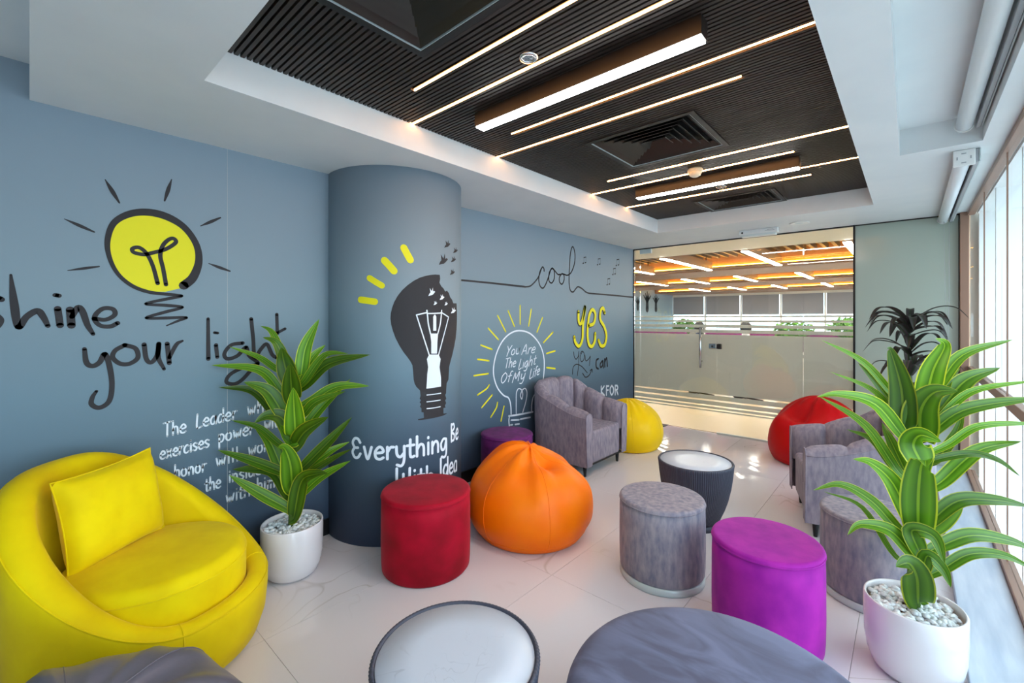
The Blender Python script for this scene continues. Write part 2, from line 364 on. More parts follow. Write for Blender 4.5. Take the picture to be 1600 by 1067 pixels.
MURAL = {
 'shine_ink': [[[-0.03,1.53,0.0227],[-0.053,1.542,0.0227],[-0.07,1.511,0.0227],[-0.047,1.466,0.0227],[-0.032,1.44,0.0227],[-0.047,1.409,0.0227],[-0.073,1.415,0.0216]],[[-0.002,1.638,0.0086],[0.008,1.508,0.0268],[0.02,1.411,0.0227],[0.044,1.455,0.0237],[0.077,1.482,0.0259],[0.095,1.456,0.0237],[0.11,1.414,0.0172]],[[0.141,1.493,0.0247],[0.149,1.416,0.0247]],[[0.133,1.555,0.0183],[0.145,1.553,0.0191]],[[0.182,1.489,0.0292],[0.186,1.415,0.0292]],[[0.188,1.456,0.0202],[0.208,1.499,0.0247],[0.224,1.479,0.0258],[0.241,1.416,0.0225],[0.26,1.373,0.0157]],[[0.264,1.447,0.0199],[0.305,1.442,0.0191],[0.338,1.466,0.0199],[0.331,1.494,0.0199],[0.296,1.496,0.0199],[0.27,1.468,0.0199],[0.267,1.439,0.0199],[0.287,1.413,0.0191],[0.322,1.409,0.0207],[0.349,1.425,0.0199]],[[0.23,1.304,0.0164],[0.237,1.239,0.0214],[0.258,1.22,0.0214],[0.283,1.236,0.0223],[0.302,1.275,0.0214],[0.318,1.221,0.0223],[0.328,1.126,0.0211],[0.318,1.045,0.0211],[0.283,1.017,0.0211],[0.255,1.037,0.0199],[0.258,1.071,0.0176],[0.272,1.098,0.0129]],[[0.376,1.315,0.0207],[0.34,1.29,0.0199],[0.331,1.256,0.0199],[0.358,1.224,0.0207],[0.394,1.221,0.0207],[0.426,1.249,0.0207],[0.417,1.296,0.0207],[0.376,1.315,0.0207]],[[0.451,1.315,0.0207],[0.46,1.241,0.0207],[0.48,1.221,0.0207],[0.504,1.257,0.0215],[0.511,1.316,0.0215]],[[0.511,1.313,0.0215],[0.509,1.244,0.0215],[0.533,1.182,0.0152]],[[0.546,1.315,0.0215],[0.555,1.212,0.0215]],[[0.555,1.241,0.019],[0.586,1.309,0.019],[0.612,1.327,0.0114]],[[0.73,1.446,0.0157],[0.731,1.222,0.0217]],[[0.768,1.298,0.0204],[0.774,1.229,0.0197]],[[0.76,1.368,0.0149],[0.776,1.365,0.0149]],[[0.903,1.303,0.0209],[0.843,1.294,0.0202],[0.809,1.247,0.0202],[0.825,1.216,0.0209],[0.876,1.231,0.0209],[0.92,1.278,0.0209],[0.937,1.227,0.0209],[0.984,1.176,0.0216],[0.903,1.158,0.0209],[0.838,1.125,0.0202],[0.819,1.084,0.0202],[0.86,1.068,0.0209],[0.903,1.091,0.0209],[0.948,1.142,0.0216],[0.982,1.176,0.0216]],[[0.948,1.445,0.0209],[0.959,1.326,0.0209],[0.967,1.213,0.0216],[1.0,1.261,0.0216],[1.035,1.291,0.0216],[1.065,1.226,0.0216],[1.092,1.204,0.0216]],[[1.092,1.473,0.0197],[1.095,1.354,0.0197]],[[1.075,1.348,0.017],[1.141,1.383,0.017]],[[0.618,1.625,0.0446],[0.66,1.673,0.042],[0.686,1.761,0.0354],[0.675,1.852,0.0315],[0.623,1.936,0.0329],[0.55,1.982,0.038],[0.47,1.994,0.0367],[0.394,1.972,0.0317],[0.335,1.917,0.0258],[0.312,1.831,0.0223],[0.318,1.75,0.0187],[0.349,1.67,0.0176],[0.403,1.613,0.0183],[0.47,1.584,0.0177],[0.539,1.576,0.0164],[0.609,1.569,0.0144],[0.55,1.552,0.0164],[0.458,1.523,0.0134],[0.539,1.517,0.0164],[0.612,1.508,0.0139],[0.539,1.482,0.0164],[0.46,1.451,0.0139],[0.539,1.45,0.0164],[0.629,1.453,0.0131],[0.591,1.434,0.0127],[0.544,1.41,0.0063]],[[0.506,1.631,0.019],[0.487,1.717,0.0183],[0.462,1.779,0.0183],[0.432,1.808,0.0183],[0.406,1.8,0.0183],[0.411,1.781,0.0183],[0.451,1.775,0.019],[0.489,1.789,0.019],[0.529,1.806,0.019],[0.56,1.828,0.019],[0.584,1.856,0.019],[0.572,1.873,0.019],[0.55,1.862,0.019],[0.527,1.828,0.019],[0.517,1.776,0.019],[0.529,1.708,0.019],[0.541,1.626,0.019]],[[0.303,2.124,0.0035],[0.329,2.073,0.0183],[0.355,2.021,0.0073]],[[0.565,2.186,0.0038],[0.55,2.126,0.0177],[0.535,2.066,0.0076]],[[0.163,1.909,0.0034],[0.213,1.886,0.0152],[0.264,1.863,0.007]],[[0.694,1.958,0.0041],[0.741,1.988,0.0163],[0.789,2.02,0.0084]],[[0.174,1.671,0.0034],[0.227,1.685,0.0124],[0.281,1.699,0.007]],[[0.733,1.755,0.0041],[0.784,1.737,0.0163],[0.837,1.72,0.0084]]],
 'shine_yellow': [[[0.313,1.831],[0.32,1.75],[0.351,1.673],[0.403,1.618],[0.47,1.587],[0.539,1.588],[0.601,1.609],[0.66,1.677],[0.684,1.767],[0.671,1.852],[0.621,1.932],[0.55,1.979],[0.47,1.987],[0.397,1.965],[0.337,1.913]]],
 'leader_white': [[[0.531,0.897,0.0084],[0.562,0.902,0.0084]],[[0.547,0.9,0.0084],[0.546,0.826,0.0084]],[[0.571,0.903,0.0084],[0.571,0.828,0.0088]],[[0.571,0.852,0.0084],[0.58,0.872,0.0084],[0.59,0.865,0.0084],[0.592,0.83,0.0084]],[[0.604,0.853,0.0088],[0.626,0.859,0.0084],[0.622,0.875,0.0088],[0.613,0.876,0.0088],[0.603,0.857,0.0084],[0.606,0.836,0.0088],[0.617,0.832,0.0088],[0.626,0.838,0.0088]],[[0.68,0.921,0.0088],[0.678,0.848,0.0088],[0.7,0.852,0.0091]],[[0.71,0.871,0.0088],[0.732,0.878,0.0088],[0.728,0.893,0.0088],[0.719,0.894,0.0091],[0.709,0.876,0.0091],[0.712,0.855,0.0091],[0.723,0.85,0.0091],[0.733,0.857,0.0091]],[[0.766,0.897,0.0091],[0.753,0.898,0.0091],[0.743,0.879,0.0088],[0.746,0.857,0.0088],[0.757,0.856,0.0091],[0.766,0.877,0.0088],[0.767,0.897,0.0091]],[[0.767,0.897,0.0091],[0.768,0.855,0.0091]],[[0.802,0.899,0.0091],[0.788,0.902,0.0091],[0.778,0.88,0.0091],[0.782,0.858,0.0091],[0.794,0.862,0.0091],[0.803,0.881,0.0091]],[[0.804,0.936,0.0091],[0.803,0.858,0.0094]],[[0.816,0.882,0.0094],[0.84,0.889,0.0094],[0.836,0.905,0.0094],[0.826,0.906,0.0094],[0.815,0.887,0.0091],[0.818,0.865,0.0094],[0.83,0.86,0.0091],[0.841,0.867,0.0094]],[[0.853,0.909,0.0094],[0.853,0.863,0.0094]],[[0.853,0.888,0.0094],[0.862,0.908,0.0094],[0.872,0.91,0.0094]],[[0.93,0.922,0.0094],[0.939,0.876,0.0094],[0.95,0.915,0.0094],[0.96,0.878,0.0094],[0.971,0.927,0.0097]],[[0.986,0.962,0.0094],[0.986,0.88,0.0097]],[[0.986,0.907,0.0097],[0.998,0.929,0.0097],[1.01,0.922,0.0097],[1.012,0.883,0.0097]],[[1.041,0.935,0.0097],[1.027,0.921,0.01],[1.027,0.897,0.0097],[1.041,0.886,0.0097],[1.054,0.899,0.0097],[1.054,0.924,0.01],[1.041,0.935,0.0097]],[[0.519,0.731,0.0084],[0.536,0.737,0.0084],[0.533,0.75,0.0084],[0.526,0.752,0.0084],[0.518,0.735,0.0084],[0.52,0.716,0.0084],[0.529,0.712,0.0084],[0.537,0.717,0.0084]],[[0.545,0.754,0.0084],[0.563,0.715,0.0084]],[[0.563,0.755,0.0084],[0.545,0.713,0.0084]],[[0.572,0.736,0.0088],[0.59,0.742,0.0084],[0.587,0.756,0.0088],[0.58,0.757,0.0088],[0.572,0.74,0.0088],[0.574,0.721,0.0084],[0.583,0.716,0.0084],[0.591,0.722,0.0088]],[[0.6,0.759,0.0088],[0.6,0.718,0.0088]],[[0.6,0.741,0.0084],[0.607,0.758,0.0088],[0.615,0.76,0.0088]],[[0.64,0.757,0.0088],[0.631,0.762,0.0088],[0.621,0.745,0.0088],[0.622,0.726,0.0088],[0.631,0.721,0.0088],[0.64,0.728,0.0088]],[[0.65,0.764,0.0088],[0.65,0.722,0.0088]],[[0.65,0.782,0.0088],[0.65,0.784,0.0088]],[[0.677,0.762,0.0088],[0.669,0.766,0.0088],[0.661,0.756,0.0088],[0.669,0.746,0.0088],[0.677,0.738,0.0091],[0.671,0.725,0.0088],[0.661,0.728,0.0088]],[[0.687,0.747,0.0088],[0.706,0.753,0.0088],[0.703,0.768,0.0091],[0.695,0.769,0.0088],[0.686,0.751,0.0088],[0.689,0.731,0.0088],[0.698,0.727,0.0088],[0.707,0.733,0.0091]],[[0.733,0.768,0.0091],[0.724,0.772,0.0088],[0.716,0.762,0.0091],[0.724,0.751,0.0091],[0.733,0.743,0.0091],[0.726,0.73,0.0088],[0.716,0.733,0.0091]],[[0.784,0.788,0.0091],[0.784,0.709,0.0091]],[[0.784,0.775,0.0091],[0.794,0.79,0.0091],[0.806,0.779,0.0091],[0.803,0.756,0.0091],[0.794,0.746,0.0091],[0.784,0.752,0.0091]],[[0.831,0.794,0.0091],[0.819,0.781,0.0094],[0.819,0.758,0.0094],[0.831,0.748,0.0091],[0.842,0.76,0.0091],[0.842,0.783,0.0091],[0.831,0.794,0.0091]],[[0.856,0.797,0.0091],[0.864,0.751,0.0094],[0.874,0.789,0.0094],[0.884,0.753,0.0094],[0.894,0.801,0.0094]],[[0.907,0.779,0.0094],[0.931,0.786,0.0094],[0.927,0.802,0.0094],[0.917,0.804,0.0097],[0.906,0.783,0.0097],[0.909,0.761,0.0094],[0.921,0.757,0.0094],[0.931,0.764,0.0097]],[[0.944,0.807,0.0094],[0.944,0.759,0.0094]],[[0.944,0.785,0.0097],[0.954,0.805,0.0097],[0.964,0.808,0.0094]],[[1.023,0.819,0.0097],[1.03,0.771,0.0097],[1.039,0.811,0.0097],[1.047,0.773,0.0097],[1.055,0.822,0.0097]],[[1.067,0.824,0.01],[1.067,0.775,0.0097]],[[1.067,0.845,0.0097],[1.067,0.848,0.0097]],[[1.085,0.851,0.01],[1.085,0.787,0.0097],[1.09,0.777,0.01],[1.096,0.78,0.0097]],[[1.076,0.825,0.01],[1.095,0.828,0.0097]],[[1.104,0.863,0.01],[1.104,0.779,0.01]],[[1.104,0.806,0.01],[1.113,0.829,0.01],[1.122,0.821,0.01],[1.124,0.781,0.01]],[[0.58,0.667,0.0084],[0.58,0.598,0.0084]],[[0.58,0.62,0.0088],[0.588,0.638,0.0084],[0.597,0.631,0.0084],[0.598,0.598,0.0084]],[[0.619,0.639,0.0088],[0.609,0.629,0.0084],[0.609,0.608,0.0088],[0.619,0.598,0.0084],[0.628,0.608,0.0088],[0.628,0.629,0.0088],[0.619,0.639,0.0088]],[[0.641,0.639,0.0084],[0.641,0.598,0.0088]],[[0.641,0.621,0.0088],[0.65,0.639,0.0088],[0.659,0.631,0.0088],[0.66,0.598,0.0088]],[[0.682,0.64,0.0088],[0.672,0.629,0.0088],[0.672,0.608,0.0088],[0.682,0.598,0.0088],[0.691,0.608,0.0091],[0.691,0.63,0.0088],[0.682,0.64,0.0088]],[[0.704,0.64,0.0091],[0.704,0.598,0.0088]],[[0.704,0.621,0.0088],[0.712,0.638,0.0091],[0.721,0.64,0.0088]],[[0.77,0.657,0.0091],[0.78,0.612,0.0091],[0.792,0.65,0.0091],[0.803,0.614,0.0091],[0.814,0.661,0.0091]],[[0.831,0.662,0.0091],[0.831,0.616,0.0091]],[[0.831,0.682,0.0091],[0.831,0.684,0.0091]],[[0.851,0.696,0.0091],[0.852,0.618,0.0094]],[[0.873,0.699,0.0091],[0.874,0.619,0.0094]],[[0.936,0.682,0.0094],[0.944,0.635,0.0097],[0.954,0.674,0.0094],[0.963,0.637,0.0097],[0.972,0.685,0.0097]],[[0.996,0.687,0.0097],[0.984,0.674,0.0097],[0.984,0.65,0.0097],[0.996,0.639,0.0097],[1.007,0.652,0.0097],[1.007,0.676,0.0097],[0.996,0.687,0.0097]],[[1.022,0.69,0.0097],[1.022,0.641,0.0097]],[[1.022,0.668,0.0097],[1.031,0.688,0.01],[1.041,0.69,0.0097]],[[1.051,0.726,0.0097],[1.051,0.643,0.0097]],[[1.072,0.694,0.01],[1.052,0.665,0.0097],[1.074,0.645,0.01]],[[0.723,0.55,0.0087],[0.723,0.495,0.0091],[0.727,0.486,0.0088],[0.733,0.489,0.0091]],[[0.715,0.528,0.0091],[0.732,0.53,0.0088]],[[0.74,0.56,0.0091],[0.74,0.487,0.0091]],[[0.74,0.51,0.0091],[0.749,0.529,0.0091],[0.757,0.522,0.0088],[0.759,0.487,0.0091]],[[0.77,0.51,0.0091],[0.789,0.515,0.0091],[0.785,0.53,0.0091],[0.777,0.532,0.0091],[0.769,0.514,0.0091],[0.771,0.493,0.0091],[0.781,0.488,0.0091],[0.789,0.494,0.0091]],[[0.836,0.546,0.0091],[0.836,0.504,0.0094]],[[0.836,0.564,0.0094],[0.836,0.567,0.0091]],[[0.851,0.547,0.0094],[0.851,0.504,0.0091]],[[0.851,0.528,0.0094],[0.862,0.547,0.0091],[0.872,0.539,0.0094],[0.874,0.505,0.0094]],[[0.908,0.544,0.0094],[0.898,0.549,0.0094],[0.888,0.539,0.0094],[0.898,0.528,0.0094],[0.908,0.519,0.0094],[0.9,0.507,0.0094],[0.887,0.51,0.0094]],[[0.922,0.55,0.0094],[0.922,0.507,0.0094]],[[0.922,0.568,0.0094],[0.922,0.571,0.0094]],[[0.962,0.547,0.0097],[0.948,0.551,0.0094],[0.937,0.531,0.0094],[0.941,0.509,0.0097],[0.954,0.512,0.0094],[0.963,0.53,0.0094]],[[0.964,0.583,0.0097],[0.964,0.508,0.0094]],[[0.977,0.53,0.0097],[1.002,0.536,0.0097],[0.998,0.551,0.0097],[0.988,0.553,0.0094],[0.976,0.535,0.0097],[0.979,0.514,0.0097],[0.992,0.509,0.0097],[1.003,0.514,0.0097]],[[1.076,0.555,0.0097],[1.065,0.543,0.0097],[1.065,0.519,0.01],[1.076,0.508,0.01],[1.087,0.521,0.01],[1.087,0.545,0.0097],[1.076,0.555,0.0097]],[[1.123,0.588,0.01],[1.115,0.592,0.01],[1.109,0.577,0.0097],[1.108,0.511,0.0097]],[[1.099,0.555,0.01],[1.121,0.559,0.01]],[[0.82,0.432,0.0091],[0.828,0.391,0.0091],[0.838,0.425,0.0094],[0.847,0.391,0.0091],[0.857,0.435,0.0091]],[[0.871,0.436,0.0091],[0.871,0.393,0.0094]],[[0.871,0.454,0.0091],[0.871,0.456,0.0094]],[[0.892,0.458,0.0094],[0.892,0.402,0.0094],[0.898,0.394,0.0094],[0.905,0.397,0.0094]],[[0.882,0.436,0.0094],[0.904,0.439,0.0097]],[[0.914,0.469,0.0094],[0.914,0.395,0.0094]],[[0.914,0.419,0.0094],[0.925,0.438,0.0094],[0.937,0.431,0.0094],[0.938,0.396,0.0094]],[[0.983,0.488,0.0097],[0.983,0.409,0.0097]],[[0.983,0.435,0.0097],[0.994,0.455,0.0097],[1.005,0.447,0.0097],[1.007,0.409,0.0097]],[[1.023,0.456,0.0097],[1.023,0.41,0.0097]],[[1.023,0.476,0.0097],[1.023,0.479,0.0097]],[[1.039,0.457,0.0097],[1.039,0.41,0.0097]],[[1.039,0.438,0.01],[1.048,0.456,0.01],[1.057,0.448,0.0097],[1.057,0.41,0.01]],[[1.057,0.438,0.0097],[1.067,0.456,0.0097],[1.076,0.448,0.01],[1.077,0.41,0.01]]],
 'col_bulb': [[[0.0235,1.7407],[-0.0149,1.7403],[-0.0504,1.7355],[-0.0904,1.7259],[-0.1282,1.7133],[-0.1702,1.6905],[-0.2107,1.6602],[-0.2446,1.6271],[-0.2725,1.59],[-0.2924,1.5531],[-0.3057,1.5154],[-0.3134,1.4811],[-0.3156,1.4468],[-0.3112,1.4069],[-0.3001,1.3668],[-0.2836,1.321],[-0.2614,1.2748],[-0.2368,1.2341],[-0.2107,1.1988],[-0.1924,1.1727],[-0.1784,1.1454],[-0.1738,1.0988],[-0.1702,1.0522],[-0.1643,1.0262],[-0.1524,1.0044],[-0.1282,0.9791],[-0.1245,0.9436],[-0.1307,0.9267],[-0.122,0.9141],[-0.1307,0.9033],[-0.1208,0.8906],[-0.1282,0.8738],[-0.1183,0.861],[-0.1183,0.8376],[-0.1032,0.8334],[-0.1007,0.7979],[-0.1428,0.7938],[-0.1404,0.7876],[-0.0969,0.7856],[-0.0504,0.786],[0.0001,0.7863],[0.057,0.7886],[0.0977,0.7959],[0.057,0.8021],[0.057,0.8387],[0.0786,0.8387],[0.0712,0.8522],[0.0842,0.8685],[0.0749,0.8884],[0.0861,0.899],[0.0749,0.9252],[0.0842,0.9362],[0.0861,0.9667],[0.0899,1.0031],[0.1098,1.0254],[0.1139,1.0683],[0.1181,1.1113],[0.1355,1.1532],[0.159,1.1952],[0.1851,1.2502],[0.2085,1.3062],[0.2247,1.3695],[0.2316,1.4336],[0.2316,1.4978],[0.2247,1.5554],[0.1717,1.5537],[0.1541,1.5783],[0.131,1.5936],[0.1139,1.6227],[0.0938,1.6377],[0.0749,1.6306],[0.057,1.6517],[0.0366,1.6652],[0.0203,1.6884],[0.0267,1.713]]],
 'col_white': [[[-0.1524,1.47,0.0081],[-0.1095,1.3411,0.0082],[-0.0641,1.2098,0.0083]],[[0.1098,1.4565,0.0087],[0.057,1.3245,0.0086],[0.0124,1.2053,0.0084]],[[-0.1524,1.47,0.0081],[-0.0839,1.4845,0.0083],[-0.0708,1.4798,0.0083],[0.0235,1.4829,0.0085],[0.0399,1.4855,0.0085],[0.1098,1.4565,0.0087]],[[-0.08,1.4998,0.0095],[-0.0747,1.4585,0.0095],[-0.0694,1.4112,0.0095],[-0.0532,1.3458,0.0095]],[[0.0399,1.5013,0.0097],[0.0333,1.4466,0.0097],[0.0235,1.3982,0.0097],[0.0047,1.3443,0.0096]],[[-0.08,0.945,0.0059],[-0.0294,0.9439,0.006],[0.0316,0.9434,0.0061]],[[-0.08,0.9001,0.0059],[-0.0294,0.8986,0.006],[0.0267,0.8981,0.0061]],[[-0.08,0.8553,0.0059],[-0.0294,0.8532,0.006],[0.0267,0.8533,0.0061]]],
 'col_white_poly': [[[-0.0322,1.4586],[-0.0251,1.4706],[-0.0163,1.473],[-0.0074,1.4587],[-0.0074,1.365],[-0.0322,1.3655]],[[-0.0559,1.3482],[0.0078,1.3466],[0.0016,1.2902],[-0.0014,1.2122],[-0.0477,1.2148],[-0.0477,1.2921]],[[-0.0641,1.2098],[0.0124,1.2053],[0.03,1.1739],[0.0203,1.1202],[0.0333,1.0463],[0.0333,0.9881],[-0.0839,0.9867],[-0.08,1.0335],[-0.0774,1.0805],[-0.0708,1.1273],[-0.08,1.1811]],[[-0.0172,1.6243],[-0.0258,1.6305],[-0.0332,1.6249],[-0.0352,1.6525],[-0.0435,1.6272],[-0.0587,1.6475],[-0.0537,1.6189],[-0.0617,1.6107],[-0.0696,1.5948],[-0.0557,1.5991],[-0.0394,1.6023],[-0.0268,1.6133]],[[0.0655,1.5926],[0.0582,1.597],[0.052,1.593],[0.0502,1.6126],[0.0433,1.5945],[0.0305,1.6089],[0.0347,1.5886],[0.028,1.5828],[0.0214,1.5714],[0.033,1.5746],[0.0467,1.5769],[0.0573,1.5848]],[[-0.0005,1.551],[-0.0051,1.5543],[-0.0092,1.5514],[-0.0103,1.5659],[-0.0149,1.5527],[-0.0233,1.5635],[-0.0205,1.5484],[-0.0249,1.5442],[-0.0294,1.5358],[-0.0216,1.538],[-0.0126,1.5396],[-0.0057,1.5453]],[[0.1013,1.5499],[0.0957,1.553],[0.0909,1.5502],[0.0896,1.5638],[0.0842,1.5513],[0.0744,1.5614],[0.0776,1.5473],[0.0724,1.5432],[0.0673,1.5353],[0.0763,1.5375],[0.0869,1.5391],[0.095,1.5445]],[[0.2103,1.5045],[0.1971,1.5094],[0.1863,1.5051],[0.1833,1.5267],[0.1717,1.5069],[0.1513,1.5229],[0.1579,1.5005],[0.1475,1.4942],[0.1374,1.4819],[0.1553,1.4851],[0.1774,1.4874],[0.1956,1.4959]]],
 'col_birds': [[[0.1033,1.854],[0.0877,1.8613],[0.0747,1.8526],[0.0711,1.8905],[0.057,1.8542],[0.0318,1.8804],[0.04,1.8416],[0.027,1.8294],[0.0143,1.8066],[0.0367,1.8141],[0.064,1.8204],[0.0859,1.8373]],[[0.1328,1.9641],[0.1211,1.9686],[0.1113,1.9622],[0.1085,1.988],[0.0977,1.9627],[0.0784,1.9797],[0.0847,1.9534],[0.0747,1.9446],[0.065,1.9284],[0.0822,1.9344],[0.1031,1.9398],[0.1197,1.9521]],[[0.2496,1.9376],[0.2341,1.9402],[0.2217,1.9344],[0.2183,1.9546],[0.2054,1.934],[0.1832,1.9463],[0.1903,1.926],[0.179,1.9185],[0.1683,1.9054],[0.1874,1.9109],[0.2117,1.9163],[0.2323,1.9271]],[[0.2135,1.8686],[0.2001,1.8721],[0.1891,1.8665],[0.186,1.8878],[0.1743,1.8667],[0.1537,1.8806],[0.1604,1.8589],[0.1498,1.8515],[0.1397,1.838],[0.1577,1.8432],[0.1801,1.8479],[0.1985,1.8584]],[[0.1953,1.7761],[0.183,1.78],[0.1728,1.7749],[0.17,1.7962],[0.159,1.7756],[0.1397,1.7901],[0.1459,1.7682],[0.136,1.7612],[0.1263,1.7482],[0.1434,1.7527],[0.1644,1.7566],[0.1815,1.7665]]],
 'col_yellow': [[[-0.2331,1.899,0.045],[-0.2124,1.8599,0.0453],[-0.1916,1.8238,0.0453]],[[-0.3527,1.8149,0.0447],[-0.3233,1.7835,0.0447],[-0.2939,1.749,0.0449]],[[-0.4467,1.7032,0.0382],[-0.4062,1.6775,0.0382],[-0.3683,1.6553,0.0382]],[[-0.5062,1.5664,0.0415],[-0.4583,1.5597,0.0415],[-0.4126,1.5532,0.0415]]],
 'col_text': [[[-0.5104,0.659,0.0175],[-0.5262,0.6816,0.0175],[-0.5498,0.6818,0.0175],[-0.564,0.6556,0.0175],[-0.5498,0.627,0.0175],[-0.5262,0.6253,0.0175]],[[-0.5498,0.627,0.0175],[-0.5656,0.5956,0.0175],[-0.5498,0.564,0.0175],[-0.5262,0.5638,0.0175],[-0.5088,0.5877,0.0175]],[[-0.4828,0.6325,0.0175],[-0.4591,0.5573,0.0175],[-0.4339,0.6321,0.0175]],[[-0.4087,0.5944,0.0175],[-0.3613,0.6016,0.0175],[-0.3692,0.6279,0.0175],[-0.3889,0.6318,0.0175],[-0.4102,0.602,0.0175],[-0.4047,0.5659,0.0175],[-0.3811,0.5567,0.0175],[-0.3598,0.5656,0.0175]],[[-0.3345,0.6314,0.0175],[-0.3345,0.5564,0.0175]],[[-0.3345,0.5976,0.0175],[-0.3164,0.6275,0.0175],[-0.2967,0.6296,0.0175]],[[-0.2793,0.631,0.0175],[-0.2754,0.5822,0.0175],[-0.2557,0.5633,0.0175],[-0.2336,0.5856,0.0175]],[[-0.2304,0.6306,0.0175],[-0.232,0.5406,0.0175],[-0.2478,0.507,0.0175],[-0.2754,0.5147,0.0175]],[[-0.1926,0.6678,0.0175],[-0.1926,0.5703,0.0175],[-0.1815,0.5552,0.0175],[-0.1673,0.5589,0.0175]],[[-0.2131,0.6305,0.0175],[-0.1689,0.6316,0.0175]],[[-0.1484,0.6825,0.0175],[-0.1484,0.555,0.0175]],[[-0.1484,0.5962,0.0175],[-0.1263,0.6283,0.0175],[-0.1042,0.6146,0.0175],[-0.1011,0.5546,0.0175]],[[-0.0695,0.6294,0.0175],[-0.0695,0.5544,0.0175]],[[-0.0695,0.6609,0.0175],[-0.0695,0.6654,0.0175]],[[-0.0388,0.6291,0.0175],[-0.0388,0.5541,0.0175]],[[-0.0388,0.5954,0.0175],[-0.0167,0.6275,0.0175],[0.0054,0.6138,0.0175],[0.0085,0.5538,0.0175]],[[0.0835,0.6244,0.0175],[0.0559,0.6284,0.0175],[0.0346,0.5986,0.0175],[0.044,0.5595,0.0175],[0.0677,0.5646,0.0175],[0.085,0.6207,0.0175],[0.085,0.5307,0.0175],[0.0677,0.5046,0.0175],[0.0401,0.5123,0.0175]],[[0.1449,0.7106,0.0165],[0.1449,0.5899,0.0165]],[[0.1449,0.7035,0.0165],[0.1747,0.7058,0.0165],[0.1847,0.677,0.0165],[0.1482,0.6536,0.0165],[0.1847,0.6308,0.0165],[0.178,0.5956,0.0165],[0.1449,0.5934,0.0165]],[[0.2125,0.6225,0.0165],[0.2522,0.628,0.0165],[0.2456,0.6531,0.0165],[0.229,0.6574,0.0165],[0.2111,0.6297,0.0165],[0.2158,0.5954,0.0165],[0.2356,0.5861,0.0165],[0.2535,0.5938,0.0165]],[[-0.277,0.4917,0.0165],[-0.2755,0.3993,0.0165],[-0.2588,0.371,0.0165],[-0.2375,0.3927,0.0165],[-0.236,0.4529,0.0165]],[[-0.236,0.3926,0.0165],[-0.2162,0.3676,0.0165],[-0.1995,0.3932,0.0165],[-0.1957,0.4852,0.0165]],[[-0.1637,0.4329,0.0165],[-0.1637,0.3619,0.0165]],[[-0.1637,0.4627,0.0165],[-0.1637,0.467,0.0165]],[[-0.1219,0.4651,0.0165],[-0.1219,0.3728,0.0165],[-0.1112,0.3577,0.0165],[-0.0976,0.3602,0.0165]],[[-0.1417,0.4312,0.0165],[-0.0991,0.4292,0.0165]],[[-0.0793,0.4759,0.0165],[-0.0793,0.3552,0.0165]],[[-0.0793,0.3942,0.0165],[-0.058,0.423,0.0165],[-0.0367,0.4085,0.0165],[-0.0337,0.3515,0.0165]],[[0.0323,0.5014,0.0165],[0.0323,0.3807,0.0165]],[[0.0983,0.4384,0.0165],[0.0752,0.4477,0.0165],[0.0574,0.4174,0.0165],[0.0653,0.3812,0.0165],[0.0851,0.3829,0.0165],[0.0997,0.4099,0.0165]],[[0.1016,0.4949,0.0165],[0.101,0.3743,0.0165]],[[0.1228,0.4077,0.0165],[0.1624,0.4111,0.0165],[0.1558,0.4366,0.0165],[0.1393,0.4417,0.0165],[0.1214,0.415,0.0165],[0.1261,0.3805,0.0165],[0.1459,0.3701,0.0165],[0.1637,0.3769,0.0165]],[[0.2231,0.4303,0.0165],[0.2,0.436,0.0165],[0.1822,0.4093,0.0165],[0.1868,0.3733,0.0165],[0.2066,0.3679,0.0165],[0.2231,0.3983,0.0165],[0.2244,0.4301,0.0165]],[[0.2244,0.4301,0.0165],[0.2257,0.3626,0.0165]]],
